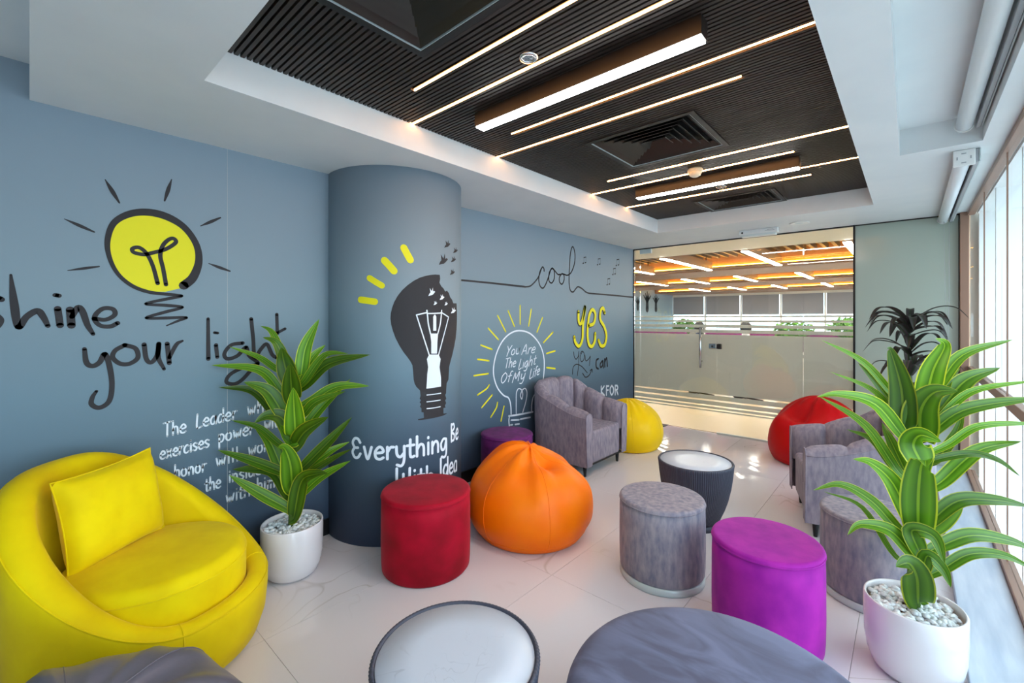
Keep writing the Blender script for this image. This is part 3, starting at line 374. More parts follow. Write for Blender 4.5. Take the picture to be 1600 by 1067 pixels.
 'cool_ink': [[[2.594,1.781,0.0169],[3.009,1.777,0.018],[3.425,1.769,0.0195],[3.499,1.769,0.0156],[3.572,1.785,0.0159],[3.659,1.845,0.0162],[3.709,1.899,0.0162],[3.743,1.965,0.0162],[3.769,1.994,0.0165],[3.792,1.979,0.0165],[3.795,1.953,0.0165]],[[3.743,1.972,0.0165],[3.715,1.92,0.0162],[3.704,1.848,0.0162],[3.727,1.789,0.0162],[3.774,1.769,0.0162],[3.821,1.81,0.0165],[3.875,1.899,0.0165],[3.913,1.976,0.0168],[3.948,1.998,0.0168]],[[3.934,1.995,0.0168],[3.888,1.941,0.0168],[3.88,1.859,0.0168],[3.929,1.833,0.0168],[3.976,1.882,0.0171],[3.979,1.964,0.0171],[3.945,1.996,0.0168],[3.979,1.978,0.0171],[4.046,1.936,0.0171],[4.092,1.94,0.0171]],[[4.118,1.948,0.0171],[4.077,1.905,0.0174],[4.08,1.852,0.0171],[4.126,1.832,0.0171],[4.164,1.88,0.0174],[4.161,1.936,0.0174],[4.123,1.949,0.0174],[4.167,1.945,0.0174],[4.236,1.94,0.0174],[4.311,1.982,0.0177],[4.373,2.083,0.018],[4.386,2.189,0.018],[4.358,2.268,0.0177],[4.321,2.266,0.018],[4.29,2.179,0.0177],[4.269,2.004,0.0177],[4.266,1.849,0.0177],[4.293,1.769,0.0177],[4.348,1.754,0.018],[4.405,1.795,0.018],[4.452,1.819,0.018],[4.533,1.802,0.0183],[4.649,1.758,0.0186],[4.839,1.751,0.0192],[5.173,1.751,0.0201],[5.871,1.744,0.0216]],[[4.576,2.11,0.0045],[4.576,2.179,0.0045]],[[4.625,2.122,0.0045],[4.625,2.187,0.0045]],[[4.576,2.177,0.0109],[4.625,2.187,0.0109]],[[4.556,2.105,0.0143],[4.572,2.11,0.0145]],[[4.602,2.116,0.0145],[4.622,2.122,0.0145]],[[4.904,2.122,0.0048],[4.904,2.193,0.0047]],[[4.959,2.134,0.0047],[4.959,2.202,0.0048]],[[4.904,2.191,0.0113],[4.959,2.202,0.0114]],[[4.882,2.116,0.015],[4.9,2.121,0.015]],[[4.933,2.128,0.015],[4.955,2.134,0.0152]],[[5.385,2.155,0.0051],[5.385,2.231,0.0051]],[[5.446,2.168,0.0051],[5.446,2.241,0.0051]],[[5.385,2.229,0.0121],[5.446,2.241,0.0121]],[[5.36,2.148,0.0159],[5.38,2.154,0.0159]],[[5.417,2.161,0.0162],[5.442,2.168,0.0162]],[[5.292,2.027,0.0049],[5.292,2.103,0.005]],[[5.352,2.04,0.005],[5.352,2.112,0.005]],[[5.292,2.101,0.012],[5.352,2.112,0.012]],[[5.268,2.022,0.0157],[5.288,2.027,0.0159]],[[5.324,2.034,0.0159],[5.348,2.039,0.0162]],[[5.143,1.884,0.0048],[5.143,1.958,0.0048]],[[5.201,1.895,0.0049],[5.201,1.966,0.0049]],[[5.143,1.956,0.0116],[5.201,1.966,0.0118]],[[5.12,1.879,0.0155],[5.139,1.884,0.0155]],[[5.173,1.89,0.0155],[5.197,1.895,0.0157]]],
 'yes_dark': [[[4.451,1.519,0.0554],[4.451,1.421,0.0545],[4.483,1.377,0.0554],[4.528,1.412,0.0554],[4.597,1.578,0.0563]],[[4.597,1.578,0.0563],[4.548,1.358,0.0563],[4.535,1.197,0.0554],[4.464,1.114,0.0545],[4.388,1.158,0.0545],[4.363,1.224,0.0545]],[[4.671,1.353,0.0572],[4.792,1.383,0.0572],[4.827,1.494,0.0581],[4.757,1.549,0.0572],[4.682,1.466,0.0563],[4.648,1.266,0.0563],[4.675,1.133,0.0572],[4.747,1.097,0.0572],[4.813,1.159,0.0581],[4.827,1.252,0.0581]],[[5.057,1.515,0.0599],[5.016,1.572,0.0599],[4.957,1.539,0.059],[4.946,1.429,0.059],[5.046,1.332,0.059],[5.099,1.215,0.0599],[5.057,1.105,0.0599],[4.964,1.096,0.0581],[4.906,1.165,0.0581]]],
 'yes_yellow': [[[4.462,1.523,0.0404],[4.462,1.426,0.0411],[4.494,1.381,0.0404],[4.539,1.416,0.0411],[4.609,1.583,0.0418]],[[4.609,1.583,0.0418],[4.559,1.362,0.0411],[4.546,1.201,0.0418],[4.475,1.118,0.0404],[4.398,1.162,0.0404],[4.373,1.228,0.0404]],[[4.683,1.357,0.0418],[4.804,1.387,0.0425],[4.839,1.499,0.0431],[4.769,1.554,0.0425],[4.693,1.471,0.0425],[4.659,1.27,0.0418],[4.686,1.138,0.0425],[4.759,1.101,0.0425],[4.825,1.163,0.0431],[4.839,1.256,0.0431]],[[5.07,1.52,0.0445],[5.029,1.577,0.0445],[4.97,1.544,0.0438],[4.959,1.433,0.0438],[5.059,1.337,0.0445],[5.112,1.22,0.0445],[5.07,1.109,0.0438],[4.977,1.1,0.0438],[4.918,1.169,0.0431]]],
 'you_can': [[[4.358,1.054,0.012],[4.373,0.997,0.012],[4.411,0.968,0.012],[4.455,1.0,0.0122],[4.468,1.053,0.0122]],[[4.468,1.053,0.0122],[4.462,0.902,0.0122],[4.436,0.772,0.012]],[[4.336,0.799,0.012],[4.348,0.876,0.012],[4.42,0.906,0.0122],[4.533,0.87,0.0124],[4.649,0.788,0.0124]],[[4.549,0.788,0.0152],[4.615,0.735,0.0152],[4.7,0.755,0.0157],[4.755,0.815,0.0157]],[[4.714,0.806,0.0126],[4.759,0.82,0.0126],[4.773,0.782,0.0127]],[[4.539,1.043,0.0122],[4.494,0.989,0.012],[4.526,0.93,0.0122],[4.582,0.962,0.0122],[4.579,1.028,0.0122],[4.533,1.054,0.0122],[4.5,1.028,0.0122]],[[4.599,1.004,0.0124],[4.619,0.934,0.0124],[4.68,0.949,0.0126],[4.721,0.983,0.0126]],[[4.721,0.983,0.0126],[4.7,0.869,0.0124]],[[4.911,0.939,0.0255],[4.861,0.918,0.0255],[4.861,0.838,0.0255],[4.911,0.811,0.0255]],[[4.999,0.899,0.0259],[4.955,0.864,0.0255],[4.97,0.825,0.0259],[5.014,0.85,0.0263],[5.021,0.907,0.0259],[5.033,0.816,0.0263]],[[5.066,0.923,0.0263],[5.07,0.824,0.0263]],[[5.07,0.884,0.0263],[5.116,0.933,0.0263],[5.135,0.827,0.0263]]],
 'kfor': [[[4.982,0.583,0.0232],[4.982,0.466,0.0229]],[[5.053,0.577,0.0229],[4.988,0.521,0.0229],[5.059,0.459,0.0232]],[[5.111,0.574,0.0232],[5.111,0.455,0.0232]],[[5.111,0.57,0.0232],[5.171,0.565,0.0232]],[[5.111,0.518,0.0232],[5.156,0.514,0.0236]],[[5.249,0.563,0.0236],[5.209,0.531,0.0236],[5.209,0.482,0.0236],[5.249,0.442,0.0239],[5.292,0.473,0.0239],[5.292,0.523,0.0239],[5.249,0.563,0.0236]],[[5.34,0.554,0.0239],[5.34,0.432,0.0239]],[[5.34,0.548,0.0239],[5.39,0.547,0.0243],[5.411,0.516,0.0243],[5.39,0.492,0.0243],[5.34,0.493,0.0239]],[[5.374,0.49,0.0239],[5.415,0.425,0.0243]]],
 'life_yellow': [[[3.402,1.576,0.0163],[3.402,1.39,0.0163]],[[3.578,1.54,0.017],[3.536,1.369,0.017]],[[3.767,1.453,0.0173],[3.673,1.303,0.017]],[[3.954,1.294,0.0179],[3.785,1.188,0.0176]],[[3.994,1.087,0.0179],[3.84,1.068,0.0176]],[[3.84,0.916,0.0176],[3.994,0.892,0.0182]],[[3.223,1.52,0.016],[3.314,1.368,0.016]],[[3.075,1.473,0.0154],[3.187,1.318,0.0157]],[[2.948,1.355,0.015],[3.084,1.245,0.0157]],[[2.852,1.203,0.0147],[2.998,1.156,0.0154]],[[2.812,1.076,0.015],[2.956,1.053,0.0154]],[[2.765,0.932,0.0147],[2.948,0.934,0.0154]],[[2.81,0.753,0.015],[2.92,0.794,0.015],[2.961,0.827,0.0154]],[[2.863,0.631,0.015],[3.0,0.729,0.0154]],[[2.981,0.524,0.015],[3.055,0.599,0.0157],[3.072,0.648,0.0157]],[[3.121,0.465,0.0157],[3.164,0.598,0.0157]]],
 'life_white': [[[3.266,0.5,0.0151],[3.26,0.593,0.0148],[3.229,0.669,0.0148],[3.156,0.706,0.0145],[3.072,0.788,0.0145],[3.022,0.901,0.0142],[3.022,1.008,0.0142],[3.063,1.124,0.0142],[3.142,1.229,0.0145],[3.251,1.298,0.0151],[3.383,1.324,0.0154],[3.542,1.297,0.0156],[3.666,1.222,0.0156],[3.752,1.125,0.0162],[3.796,1.001,0.0162],[3.791,0.853,0.0162],[3.763,0.762,0.0162],[3.687,0.683,0.0156],[3.614,0.633,0.0156],[3.587,0.559,0.0156],[3.583,0.481,0.0156]],[[3.341,0.5,0.0111],[3.341,0.619,0.0113],[3.345,0.706,0.0113],[3.377,0.743,0.0113],[3.422,0.726,0.0115],[3.442,0.682,0.0113],[3.428,0.632,0.0113],[3.406,0.673,0.0113],[3.436,0.721,0.0113],[3.481,0.733,0.0115],[3.509,0.686,0.0115],[3.491,0.598,0.0115],[3.442,0.497,0.0115]],[[3.233,0.493,0.0172],[3.364,0.484,0.0176],[3.603,0.475,0.0183]],[[3.242,0.491,0.0123],[3.233,0.45,0.0123],[3.242,0.374,0.0123]],[[3.266,0.446,0.0163],[3.383,0.43,0.0166]],[[3.406,0.433,0.0163],[3.562,0.426,0.017]],[[3.26,0.402,0.0163],[3.288,0.399,0.016]],[[3.326,0.394,0.0163],[3.387,0.388,0.0163]],[[3.219,1.174,0.0096],[3.232,1.129,0.0098]],[[3.28,1.179,0.0098],[3.232,1.129,0.0098],[3.203,1.079,0.0098]],[[3.306,1.143,0.01],[3.281,1.127,0.01],[3.271,1.099,0.01],[3.287,1.087,0.01],[3.313,1.102,0.0098],[3.322,1.13,0.01],[3.306,1.143,0.01]],[[3.353,1.146,0.01],[3.34,1.104,0.01],[3.353,1.091,0.01],[3.378,1.106,0.0102],[3.396,1.149,0.0102]],[[3.396,1.149,0.0102],[3.378,1.092,0.01]],[[3.422,1.081,0.0102],[3.497,1.18,0.0102],[3.495,1.084,0.0104]],[[3.445,1.113,0.0102],[3.497,1.118,0.0104]],[[3.544,1.142,0.0104],[3.522,1.084,0.0104]],[[3.534,1.116,0.0104],[3.561,1.14,0.0104],[3.582,1.143,0.0104]],[[3.589,1.116,0.0104],[3.64,1.124,0.0104],[3.64,1.144,0.0106],[3.621,1.146,0.0104],[3.59,1.121,0.0104],[3.585,1.094,0.0104],[3.606,1.088,0.0104],[3.631,1.095,0.0104]],[[3.194,1.055,0.0098],[3.247,1.06,0.0098]],[[3.22,1.058,0.0098],[3.193,0.966,0.0096]],[[3.261,1.06,0.0098],[3.233,0.967,0.0098]],[[3.242,0.997,0.0098],[3.265,1.021,0.0098],[3.279,1.011,0.01],[3.268,0.968,0.01]],[[3.296,0.995,0.01],[3.334,1.002,0.01],[3.333,1.021,0.0098],[3.319,1.023,0.01],[3.297,1.001,0.0098],[3.293,0.975,0.01],[3.309,0.968,0.01],[3.327,0.975,0.01]],[[3.414,1.036,0.0102],[3.379,0.939,0.01],[3.421,0.947,0.01]],[[3.461,1.003,0.0102],[3.442,0.944,0.0102]],[[3.47,1.028,0.0102],[3.471,1.031,0.0102]],[[3.529,1.009,0.0102],[3.505,1.009,0.0102],[3.478,0.983,0.0102],[3.476,0.953,0.0102],[3.499,0.96,0.0102],[3.53,1.006,0.0104],[3.506,0.935,0.0102],[3.483,0.913,0.0102],[3.46,0.916,0.0102]],[[3.573,1.058,0.0104],[3.538,0.956,0.0104]],[[3.55,0.989,0.0102],[3.579,1.017,0.0104],[3.596,1.009,0.0104],[3.582,0.962,0.0104]],[[3.653,1.057,0.0104],[3.625,0.978,0.0104],[3.632,0.968,0.0104],[3.646,0.972,0.0104]],[[3.623,1.024,0.0104],[3.665,1.031,0.0106]],[[3.184,0.922,0.0098],[3.141,0.892,0.0096],[3.125,0.852,0.0096],[3.144,0.825,0.0098],[3.189,0.855,0.0098],[3.206,0.895,0.0098],[3.184,0.922,0.0098]],[[3.294,0.923,0.01],[3.279,0.927,0.01],[3.259,0.909,0.0098],[3.224,0.828,0.0098]],[[3.227,0.882,0.0098],[3.275,0.887,0.0098]],[[3.282,0.815,0.0098],[3.332,0.908,0.0098],[3.336,0.848,0.01],[3.395,0.915,0.01],[3.369,0.823,0.01]],[[3.428,0.885,0.0102],[3.416,0.847,0.0102],[3.432,0.835,0.0102],[3.465,0.855,0.0102]],[[3.483,0.89,0.0102],[3.451,0.82,0.0102],[3.423,0.792,0.0102],[3.394,0.795,0.0102]],[[3.581,0.923,0.0104],[3.551,0.826,0.0104],[3.587,0.837,0.0104]],[[3.621,0.894,0.0104],[3.605,0.835,0.0106]],[[3.628,0.918,0.0104],[3.629,0.922,0.0104]],[[3.687,0.941,0.0106],[3.677,0.945,0.0104],[3.662,0.925,0.0106],[3.638,0.842,0.0106]],[[3.64,0.895,0.0106],[3.674,0.905,0.0106]],[[3.679,0.878,0.0106],[3.717,0.892,0.0106],[3.717,0.912,0.0108],[3.703,0.911,0.0106],[3.679,0.884,0.0106],[3.675,0.856,0.0106],[3.692,0.853,0.0106],[3.71,0.864,0.0106]]],
}
LEFT_LEAVES = [[[[-0.003,-0.002,0.809],[0.028,0.032,0.845],[0.044,0.055,1.013],[0.094,0.111,1.175]],0.078],[[[-0.003,-0.002,0.848],[0.024,0.064,0.89],[0.018,0.115,0.959],[0.024,0.182,1.021]],0.054],[[[-0.003,-0.002,0.768],[0.061,0.036,0.812],[0.167,0.107,0.968],[0.286,0.188,0.982]],0.048],[[[-0.003,-0.002,0.753],[0.051,0.052,0.797],[0.142,0.143,0.917],[0.315,0.308,0.97]],0.072],[[[-0.003,-0.002,0.646],[0.062,0.084,0.698],[0.143,0.193,0.779],[0.256,0.336,0.78]],0.066],[[[-0.003,-0.002,0.589],[0.069,0.033,0.635],[0.15,0.068,0.712],[0.301,0.162,0.775]],0.054],[[[-0.003,-0.002,0.515],[0.019,0.06,0.551],[0.064,0.156,0.676],[0.136,0.282,0.818]],0.06],[[[-0.003,-0.002,0.424],[0.05,-0.006,0.462],[0.143,0.012,0.557],[0.291,0.071,0.647]],0.096],[[[-0.003,-0.002,0.281],[0.022,0.041,0.314],[0.119,0.155,0.465],[0.199,0.257,0.603]],0.066],[[[-0.003,-0.002,0.266],[0.02,0.054,0.298],[0.095,0.167,0.397],[0.15,0.268,0.447]],0.054],[[[-0.003,-0.002,0.238],[0.07,0.044,0.288],[0.202,0.139,0.389],[0.299,0.2,0.448]],0.042],[[[-0.003,-0.002,0.137],[0.025,0.04,0.171],[0.088,0.12,0.261],[0.201,0.247,0.351]],0.054],[[[-0.003,-0.002,0.03],[0.042,-0.008,0.071],[0.118,0.0,0.276],[0.227,0.032,0.334],[0.325,0.049,0.356]],0.09],[[[-0.003,-0.002,0.202],[0.037,-0.018,0.238],[0.082,-0.044,0.372],[0.115,-0.087,0.475],[0.15,-0.135,0.5]],0.114],[[[-0.003,-0.002,0.447],[0.035,0.001,0.481],[0.013,-0.059,0.618],[-0.013,-0.126,0.643],[-0.031,-0.188,0.611]],0.102],[[[-0.003,-0.002,0.44],[0.028,-0.011,0.471],[0.031,-0.055,0.539],[0.054,-0.086,0.595]],0.06],[[[-0.003,-0.002,0.471],[0.058,-0.009,0.511],[0.115,-0.038,0.688],[0.178,-0.069,0.812]],0.108],[[[-0.003,-0.002,0.704],[0.034,-0.016,0.733],[0.076,-0.039,0.833],[0.124,-0.064,0.937]],0.102],[[[-0.003,-0.002,0.796],[0.009,-0.021,0.825],[0.014,-0.054,0.946],[0.038,-0.074,1.019]],0.105],[[[-0.003,-0.002,0.885],[-0.02,-0.029,0.919],[-0.049,-0.069,1.039],[-0.095,-0.124,1.072]],0.06],[[[-0.003,-0.002,0.928],[-0.059,-0.031,0.964],[-0.126,-0.063,1.096],[-0.201,-0.099,1.135]],0.045],[[[-0.003,-0.002,0.595],[-0.01,-0.044,0.636],[-0.039,-0.117,0.772],[-0.096,-0.22,0.83]],0.09],[[[-0.003,-0.002,0.839],[-0.083,-0.056,0.886],[-0.183,-0.122,0.957],[-0.247,-0.247,1.018]],0.038],[[[-0.003,-0.002,0.711],[-0.038,-0.045,0.752],[-0.12,-0.132,0.884],[-0.252,-0.332,0.92]],0.054],[[[-0.003,-0.002,0.582],[-0.083,-0.056,0.628],[-0.201,-0.138,0.757],[-0.245,-0.299,0.795]],0.057],[[[-0.003,-0.002,0.418],[-0.068,-0.05,0.461],[-0.169,-0.126,0.554],[-0.25,-0.236,0.599]],0.041],[[[-0.003,-0.002,0.282],[-0.059,-0.031,0.314],[-0.135,-0.071,0.465],[-0.229,-0.123,0.55]],0.078],[[[-0.003,-0.002,0.259],[-0.024,-0.039,0.3],[-0.142,-0.168,0.377],[-0.25,-0.303,0.445]],0.057],[[[-0.003,-0.002,0.145],[-0.033,-0.018,0.173],[-0.106,-0.07,0.301],[-0.245,-0.232,0.32]],0.072],[[[-0.003,-0.002,0.063],[0.002,-0.026,0.101],[-0.078,-0.136,0.195],[-0.179,-0.267,0.312]],0.066]]
RIGHT_LEAVES = [[[[0.023,0.02,0.681],[-0.025,-0.038,0.719],[-0.036,-0.067,0.892],[-0.067,-0.117,1.044],[-0.077,-0.149,1.058]],0.092],[[[0.023,0.02,0.782],[0.032,0.023,0.803],[0.059,0.041,0.962],[0.095,0.066,1.067],[0.066,0.032,1.097]],0.086],[[[0.023,0.02,0.864],[0.074,0.102,0.896],[0.157,0.222,1.024],[0.322,0.421,1.087]],0.049],[[[0.023,0.02,0.83],[0.084,0.125,0.863],[0.116,0.218,0.925],[0.154,0.325,0.958]],0.037],[[[0.023,0.02,0.764],[0.079,0.099,0.797],[0.165,0.213,0.918],[0.278,0.355,0.968]],0.077],[[[0.023,0.02,0.723],[0.073,0.057,0.76],[0.173,0.137,0.878],[0.334,0.269,0.92],[0.374,0.293,0.92]],0.031],[[[0.023,0.02,0.677],[0.05,0.024,0.708],[0.148,0.085,0.809],[0.327,0.216,0.855],[0.389,0.24,0.848]],0.055],[[[0.023,0.02,0.612],[0.106,0.104,0.658],[0.199,0.201,0.73],[0.344,0.344,0.741],[0.412,0.421,0.724]],0.032],[[[0.023,0.02,0.675],[0.022,-0.01,0.697],[0.022,-0.05,0.813],[0.061,-0.06,0.89],[0.128,-0.047,0.901]],0.117],[[[0.023,0.02,0.806],[-0.051,-0.027,0.848],[-0.154,-0.096,0.995],[-0.289,-0.191,1.088]],0.031],[[[0.023,0.02,0.684],[-0.032,-0.0,0.717],[-0.117,-0.039,0.867],[-0.267,-0.131,0.952]],0.026],[[[0.023,0.02,0.778],[-0.06,-0.011,0.82],[-0.114,-0.003,0.901],[-0.18,0.0,0.986]],0.037],[[[0.023,0.02,0.655],[-0.027,-0.045,0.695],[-0.113,-0.147,0.833],[-0.218,-0.27,0.876],[-0.283,-0.36,0.871]],0.058],[[[0.023,0.02,0.503],[-0.041,-0.026,0.541],[-0.148,-0.107,0.736],[-0.293,-0.221,0.855]],0.038],[[[0.023,0.02,0.511],[-0.051,-0.01,0.547],[-0.128,-0.031,0.662],[-0.215,-0.057,0.7]],0.037],[[[0.023,0.02,0.304],[0.001,-0.019,0.336],[-0.06,-0.1,0.514],[-0.124,-0.186,0.603],[-0.177,-0.265,0.628]],0.07],[[[0.023,0.02,0.577],[0.022,-0.021,0.603],[-0.0,-0.094,0.68],[0.021,-0.133,0.73],[0.078,-0.144,0.717]],0.111],[[[0.023,0.02,0.569],[0.075,0.11,0.595],[0.139,0.222,0.697],[0.167,0.309,0.803]],0.038],[[[0.023,0.02,0.467],[0.083,0.096,0.501],[0.201,0.229,0.625],[0.343,0.387,0.659]],0.061],[[[0.023,0.02,0.565],[0.068,0.046,0.603],[0.171,0.118,0.632],[0.25,0.166,0.613],[0.316,0.202,0.553]],0.034],[[[0.023,0.02,0.304],[0.015,-0.037,0.34],[0.014,-0.103,0.491],[0.02,-0.171,0.612],[0.03,-0.24,0.661],[0.032,-0.32,0.658]],0.112],[[[0.023,0.02,0.315],[0.049,0.044,0.341],[0.135,0.12,0.431],[0.254,0.226,0.434],[0.359,0.32,0.408]],0.061],[[[0.023,0.02,0.29],[0.064,0.093,0.31],[0.115,0.185,0.346],[0.16,0.277,0.37]],0.07],[[[0.023,0.02,0.264],[-0.037,-0.028,0.301],[-0.128,-0.102,0.427],[-0.224,-0.181,0.493],[-0.309,-0.249,0.468]],0.046],[[[0.023,0.02,0.16],[-0.057,-0.015,0.193],[-0.161,-0.061,0.379],[-0.29,-0.124,0.432]],0.023],[[[0.023,0.02,0.183],[0.001,-0.019,0.215],[-0.069,-0.108,0.326],[-0.156,-0.215,0.361],[-0.193,-0.279,0.331]],0.056],[[[0.023,0.02,0.209],[0.092,0.098,0.246],[0.185,0.2,0.278],[0.309,0.332,0.244],[0.39,0.428,0.189]],0.059],[[[0.023,0.02,0.113],[0.092,0.077,0.158],[0.172,0.142,0.218],[0.275,0.227,0.215],[0.373,0.306,0.155]],0.046],[[[0.023,0.02,0.214],[0.015,-0.027,0.249],[-0.004,-0.097,0.343],[0.059,-0.1,0.34],[0.087,-0.137,0.261]],0.067],[[[0.023,0.02,0.131],[0.029,-0.004,0.163],[0.043,-0.032,0.235],[0.087,-0.036,0.198],[0.107,-0.065,0.149]],0.054],[[[0.023,0.02,0.0],[0.015,-0.025,0.037],[0.01,-0.079,0.156],[-0.013,-0.154,0.234],[-0.05,-0.246,0.246]],0.105],[[[0.023,0.02,0.501],[-0.014,0.038,0.518],[-0.072,0.052,0.655],[-0.103,0.096,0.72]],0.049]]
# ------------------------------------------------------------------ floor
fl = struct(box('floor', WX0 - .1, .46, YR, YB + .06, -.10, -.006, 'grout'), 'pale marble tiled floor with fine joints')
xs = [WX0, -2.831, -2.169, -1.507, -.845, -.183, .385]
ys = [YR, -1.782, -.512, .758, 2.028, 3.298, 4.568, YB + .02]
tile_mesh = {}
for i in range(len(xs) - 1):
    for j in range(len(ys) - 1):
        w, d = xs[i + 1] - xs[i] - .0018, ys[j + 1] - ys[j] - .0018
        k = (round(w, 3), round(d, 3))
        if k not in tile_mesh:
            bm = bmesh.new(); add_box(bm, -w / 2, w / 2, -d / 2, d / 2, -.006, 0)
            me = bpy.data.meshes.new('tile'); bm.to_mesh(me); bm.free(); me.materials.append(MATS['floor_marble']); tile_mesh[k] = me
        o = link('tile', tile_mesh[k], None, fl); o.location = ((xs[i] + xs[i + 1]) / 2, (ys[j] + ys[j + 1]) / 2, 0)
struct(box('trim_1', .172, .386, YR, YB - .01, .0, .05, 'ledge_stone', bev=.004), 'pale grey stone ledge along the foot of the window')

# ------------------------------------------------------------------ walls
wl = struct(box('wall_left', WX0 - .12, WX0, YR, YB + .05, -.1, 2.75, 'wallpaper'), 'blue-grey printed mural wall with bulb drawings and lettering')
struct(boxes('wall_rear', [(WX0 - .12, .5, YR - .12, YR, -.1, 2.75)], 'white_paint'), 'plain white wall behind the viewer')
struct(box('baseboard_left', WX0, WX0 + .014, YR, YB, 0, .105, 'baseboard_black'), 'black skirting board along the mural wall')
CCX, CCY, CCR = -2.8406, 1.8941, .48
v, f = lathe_data([(CCR, .0), (CCR, ZS + .01)], 96, CCX, CCY)
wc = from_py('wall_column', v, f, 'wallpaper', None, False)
for p in wc.data.polygons: p.use_smooth = abs(p.normal.z) < .5
struct(wc, 'round blue-grey column printed with a broken bulb and birds')

# mural print, thin ink layers lying on the paper
def map_wall(off): return lambda a, b: Vector((WX0 + off, a, b))
def map_col(off):
    return lambda a, b: Vector((CCX + (CCR + off) * math.cos(a / CCR), CCY + (CCR + off) * math.sin(a / CCR), b))
def ribbon(bm, st, fn):
    P = catmull([(x, y, w) for x, y, w in st], 7)
    if len(P) == 2: P = [P[0].lerp(P[1], k / 8) for k in range(9)]
    Q = []
    for p in P:
        if not Q or (p.xy - Q[-1].xy).length > 1e-4: Q.append(p)
    P = Q; n = len(P); L = []; R = []
    if n < 2: return
    for i in range(n):
        t = (P[min(i + 1, n - 1)].xy - P[max(i - 1, 0)].xy)
        t = t.normalized() if t.length > 1e-9 else Vector((1, 0))
        nn = Vector((-t.y, t.x)) * max(P[i].z, .0004) / 2
        L.append(P[i].xy + nn); R.append(P[i].xy - nn)
    def tri(*q):
        vs = [bm.verts.new(fn(p.x, p.y)) for p in q]
        try: bm.faces.new(vs)
        except ValueError: pass
    for i in range(n - 1): tri(R[i], R[i + 1], L[i + 1], L[i])
    for i in [0, n - 1] + list(range(1, n - 1)):
        if 0 < i < n - 1:
            a = P[i].xy - P[i - 1].xy; b = P[i + 1].xy - P[i].xy
            if a.length < 1e-9 or b.length < 1e-9 or a.normalized().dot(b.normalized()) > .8: continue
        c = P[i].xy; r = P[i].z / 2
        tri(*[c + Vector((math.cos(q * math.pi / 6), math.sin(q * math.pi / 6))) * r for q in range(12)])
def ink(name, strokes, m, fn, parent, polys=(), label=None):
    bm = bmesh.new()
    for st in strokes: ribbon(bm, st, fn)
    for pg in polys:
        b2 = bmesh.new()
        vs = [b2.verts.new((a, b, 0)) for a, b in pg]
        pts = [Vector((a, b, 0)) for a, b in pg]
        for t in tessellate_polygon([pts]):
            try: b2.faces.new([vs[i] for i in t])
            except ValueError: pass
        lo, hi = min(p.x for p in pts), max(p.x for p in pts); n = int((hi - lo) / .02)
        for k in range(1, n + 1):
            bmesh.ops.bisect_plane(b2, geom=b2.verts[:] + b2.edges[:] + b2.faces[:], plane_co=(lo + k * .02, 0, 0), plane_no=(1, 0, 0))
        mp = {q: bm.verts.new(fn(q.co.x, q.co.y)) for q in b2.verts}
        for fc in b2.faces: bm.faces.new([mp[q] for q in fc.verts])
        b2.free()
    o = from_bm(name, bm, m, parent)
    if label: o['label'] = label
    return o
A1, A2, A3 = .0010, .0018, .0026
ink('bulb_fill', [], 'ink_yellow', map_wall(A1), wl, MURAL['shine_yellow'], 'yellow fill of the hand-drawn bulb')
ink('bulb_lettering', MURAL['shine_ink'], 'ink_dark', map_wall(A2), wl, (), 'dark hand-drawn bulb and the words shine your light')
ink('quote_lettering', MURAL['leader_white'], 'ink_white', map_wall(A1), wl, (), 'white handwritten leader quotation')
ink('cool_lettering', MURAL['cool_ink'], 'ink_dark', map_wall(A1), wl, (), 'thin dark line writing the word cool, with music notes')
ink('yes_outline', MURAL['yes_dark'], 'ink_dark', map_wall(A1), wl)
ink('yes_lettering', MURAL['yes_yellow'], 'ink_yellow', map_wall(A2), wl, (), 'fat yellow lettering yes')
ink('you_can_lettering', MURAL['you_can'], 'ink_dark', map_wall(A1), wl)
ink('block_lettering', MURAL['kfor'], 'ink_white', map_wall(A1), wl)
ink('bulb_rays', MURAL['life_yellow'], 'ink_yellow', map_wall(A1), wl)
ink('outline_bulb', MURAL['life_white'], 'ink_white', map_wall(A1), wl, (), 'white outline bulb around script lettering')
ink('broken_bulb', [], 'ink_dark', map_col(A1), wc, MURAL['col_bulb'] + MURAL['col_birds'], 'dark bulb breaking up into flying birds')
ink('filament', MURAL['col_white'], 'ink_white', map_col(A2), wc, MURAL['col_white_poly'])
ink('ray_dashes', MURAL['col_yellow'], 'ink_yellow', map_col(A1), wc)
ink('column_lettering', MURAL['col_text'], 'ink_white', map_col(A1), wc, (), 'white rounded lettering around the column')

box('paper_seam', WX0, WX0 + .0006, .823, .8255, .105, ZS, 'grey_plastic', wl)

# ------------------------------------------------------------------ ceiling
TX0, TX1, TY0, TY1 = -2.150, -.232, .523, 4.91
RX0, RX1, RY1 = -.045, .298, 3.53
bm = bmesh.new()
add_box(bm, WX0, TX0, TY0, YB + .02, ZS, 2.75)
add_box(bm, TX0, TX1, TY1, YB + .02, ZS, 2.75)
add_box(bm, TX1, RX0, TY0, YB + .02, ZS, 2.75)
add_box(bm, RX0, RX1, RY1, YB + .02, ZS, 2.75)
add_box(bm, RX0, RX1, YR, RY1, 2.571, 2.75)
add_box(bm, RX1, .47, YR, YB + .02, ZS, 2.75)
add_box(bm, WX0, RX0, YR, .053, 2.58, 2.75)
pts = [(WX0, .053), (RX0, .0008), (RX0, TY0), (WX0, TY0)]
a = [bm.verts.new((x, y, ZS)) for x, y in pts]; b = [bm.verts.new((x, y, 2.75)) for x, y in pts]
bm.faces.new(a[::-1]); bm.faces.new(b)
for i in range(4): bm.faces.new((a[i], a[(i + 1) % 4], b[(i + 1) % 4], b[i]))
ce = struct(from_bm('ceiling', bm, 'white_paint'), 'white dropped ceiling with a recessed tray of dark slats')
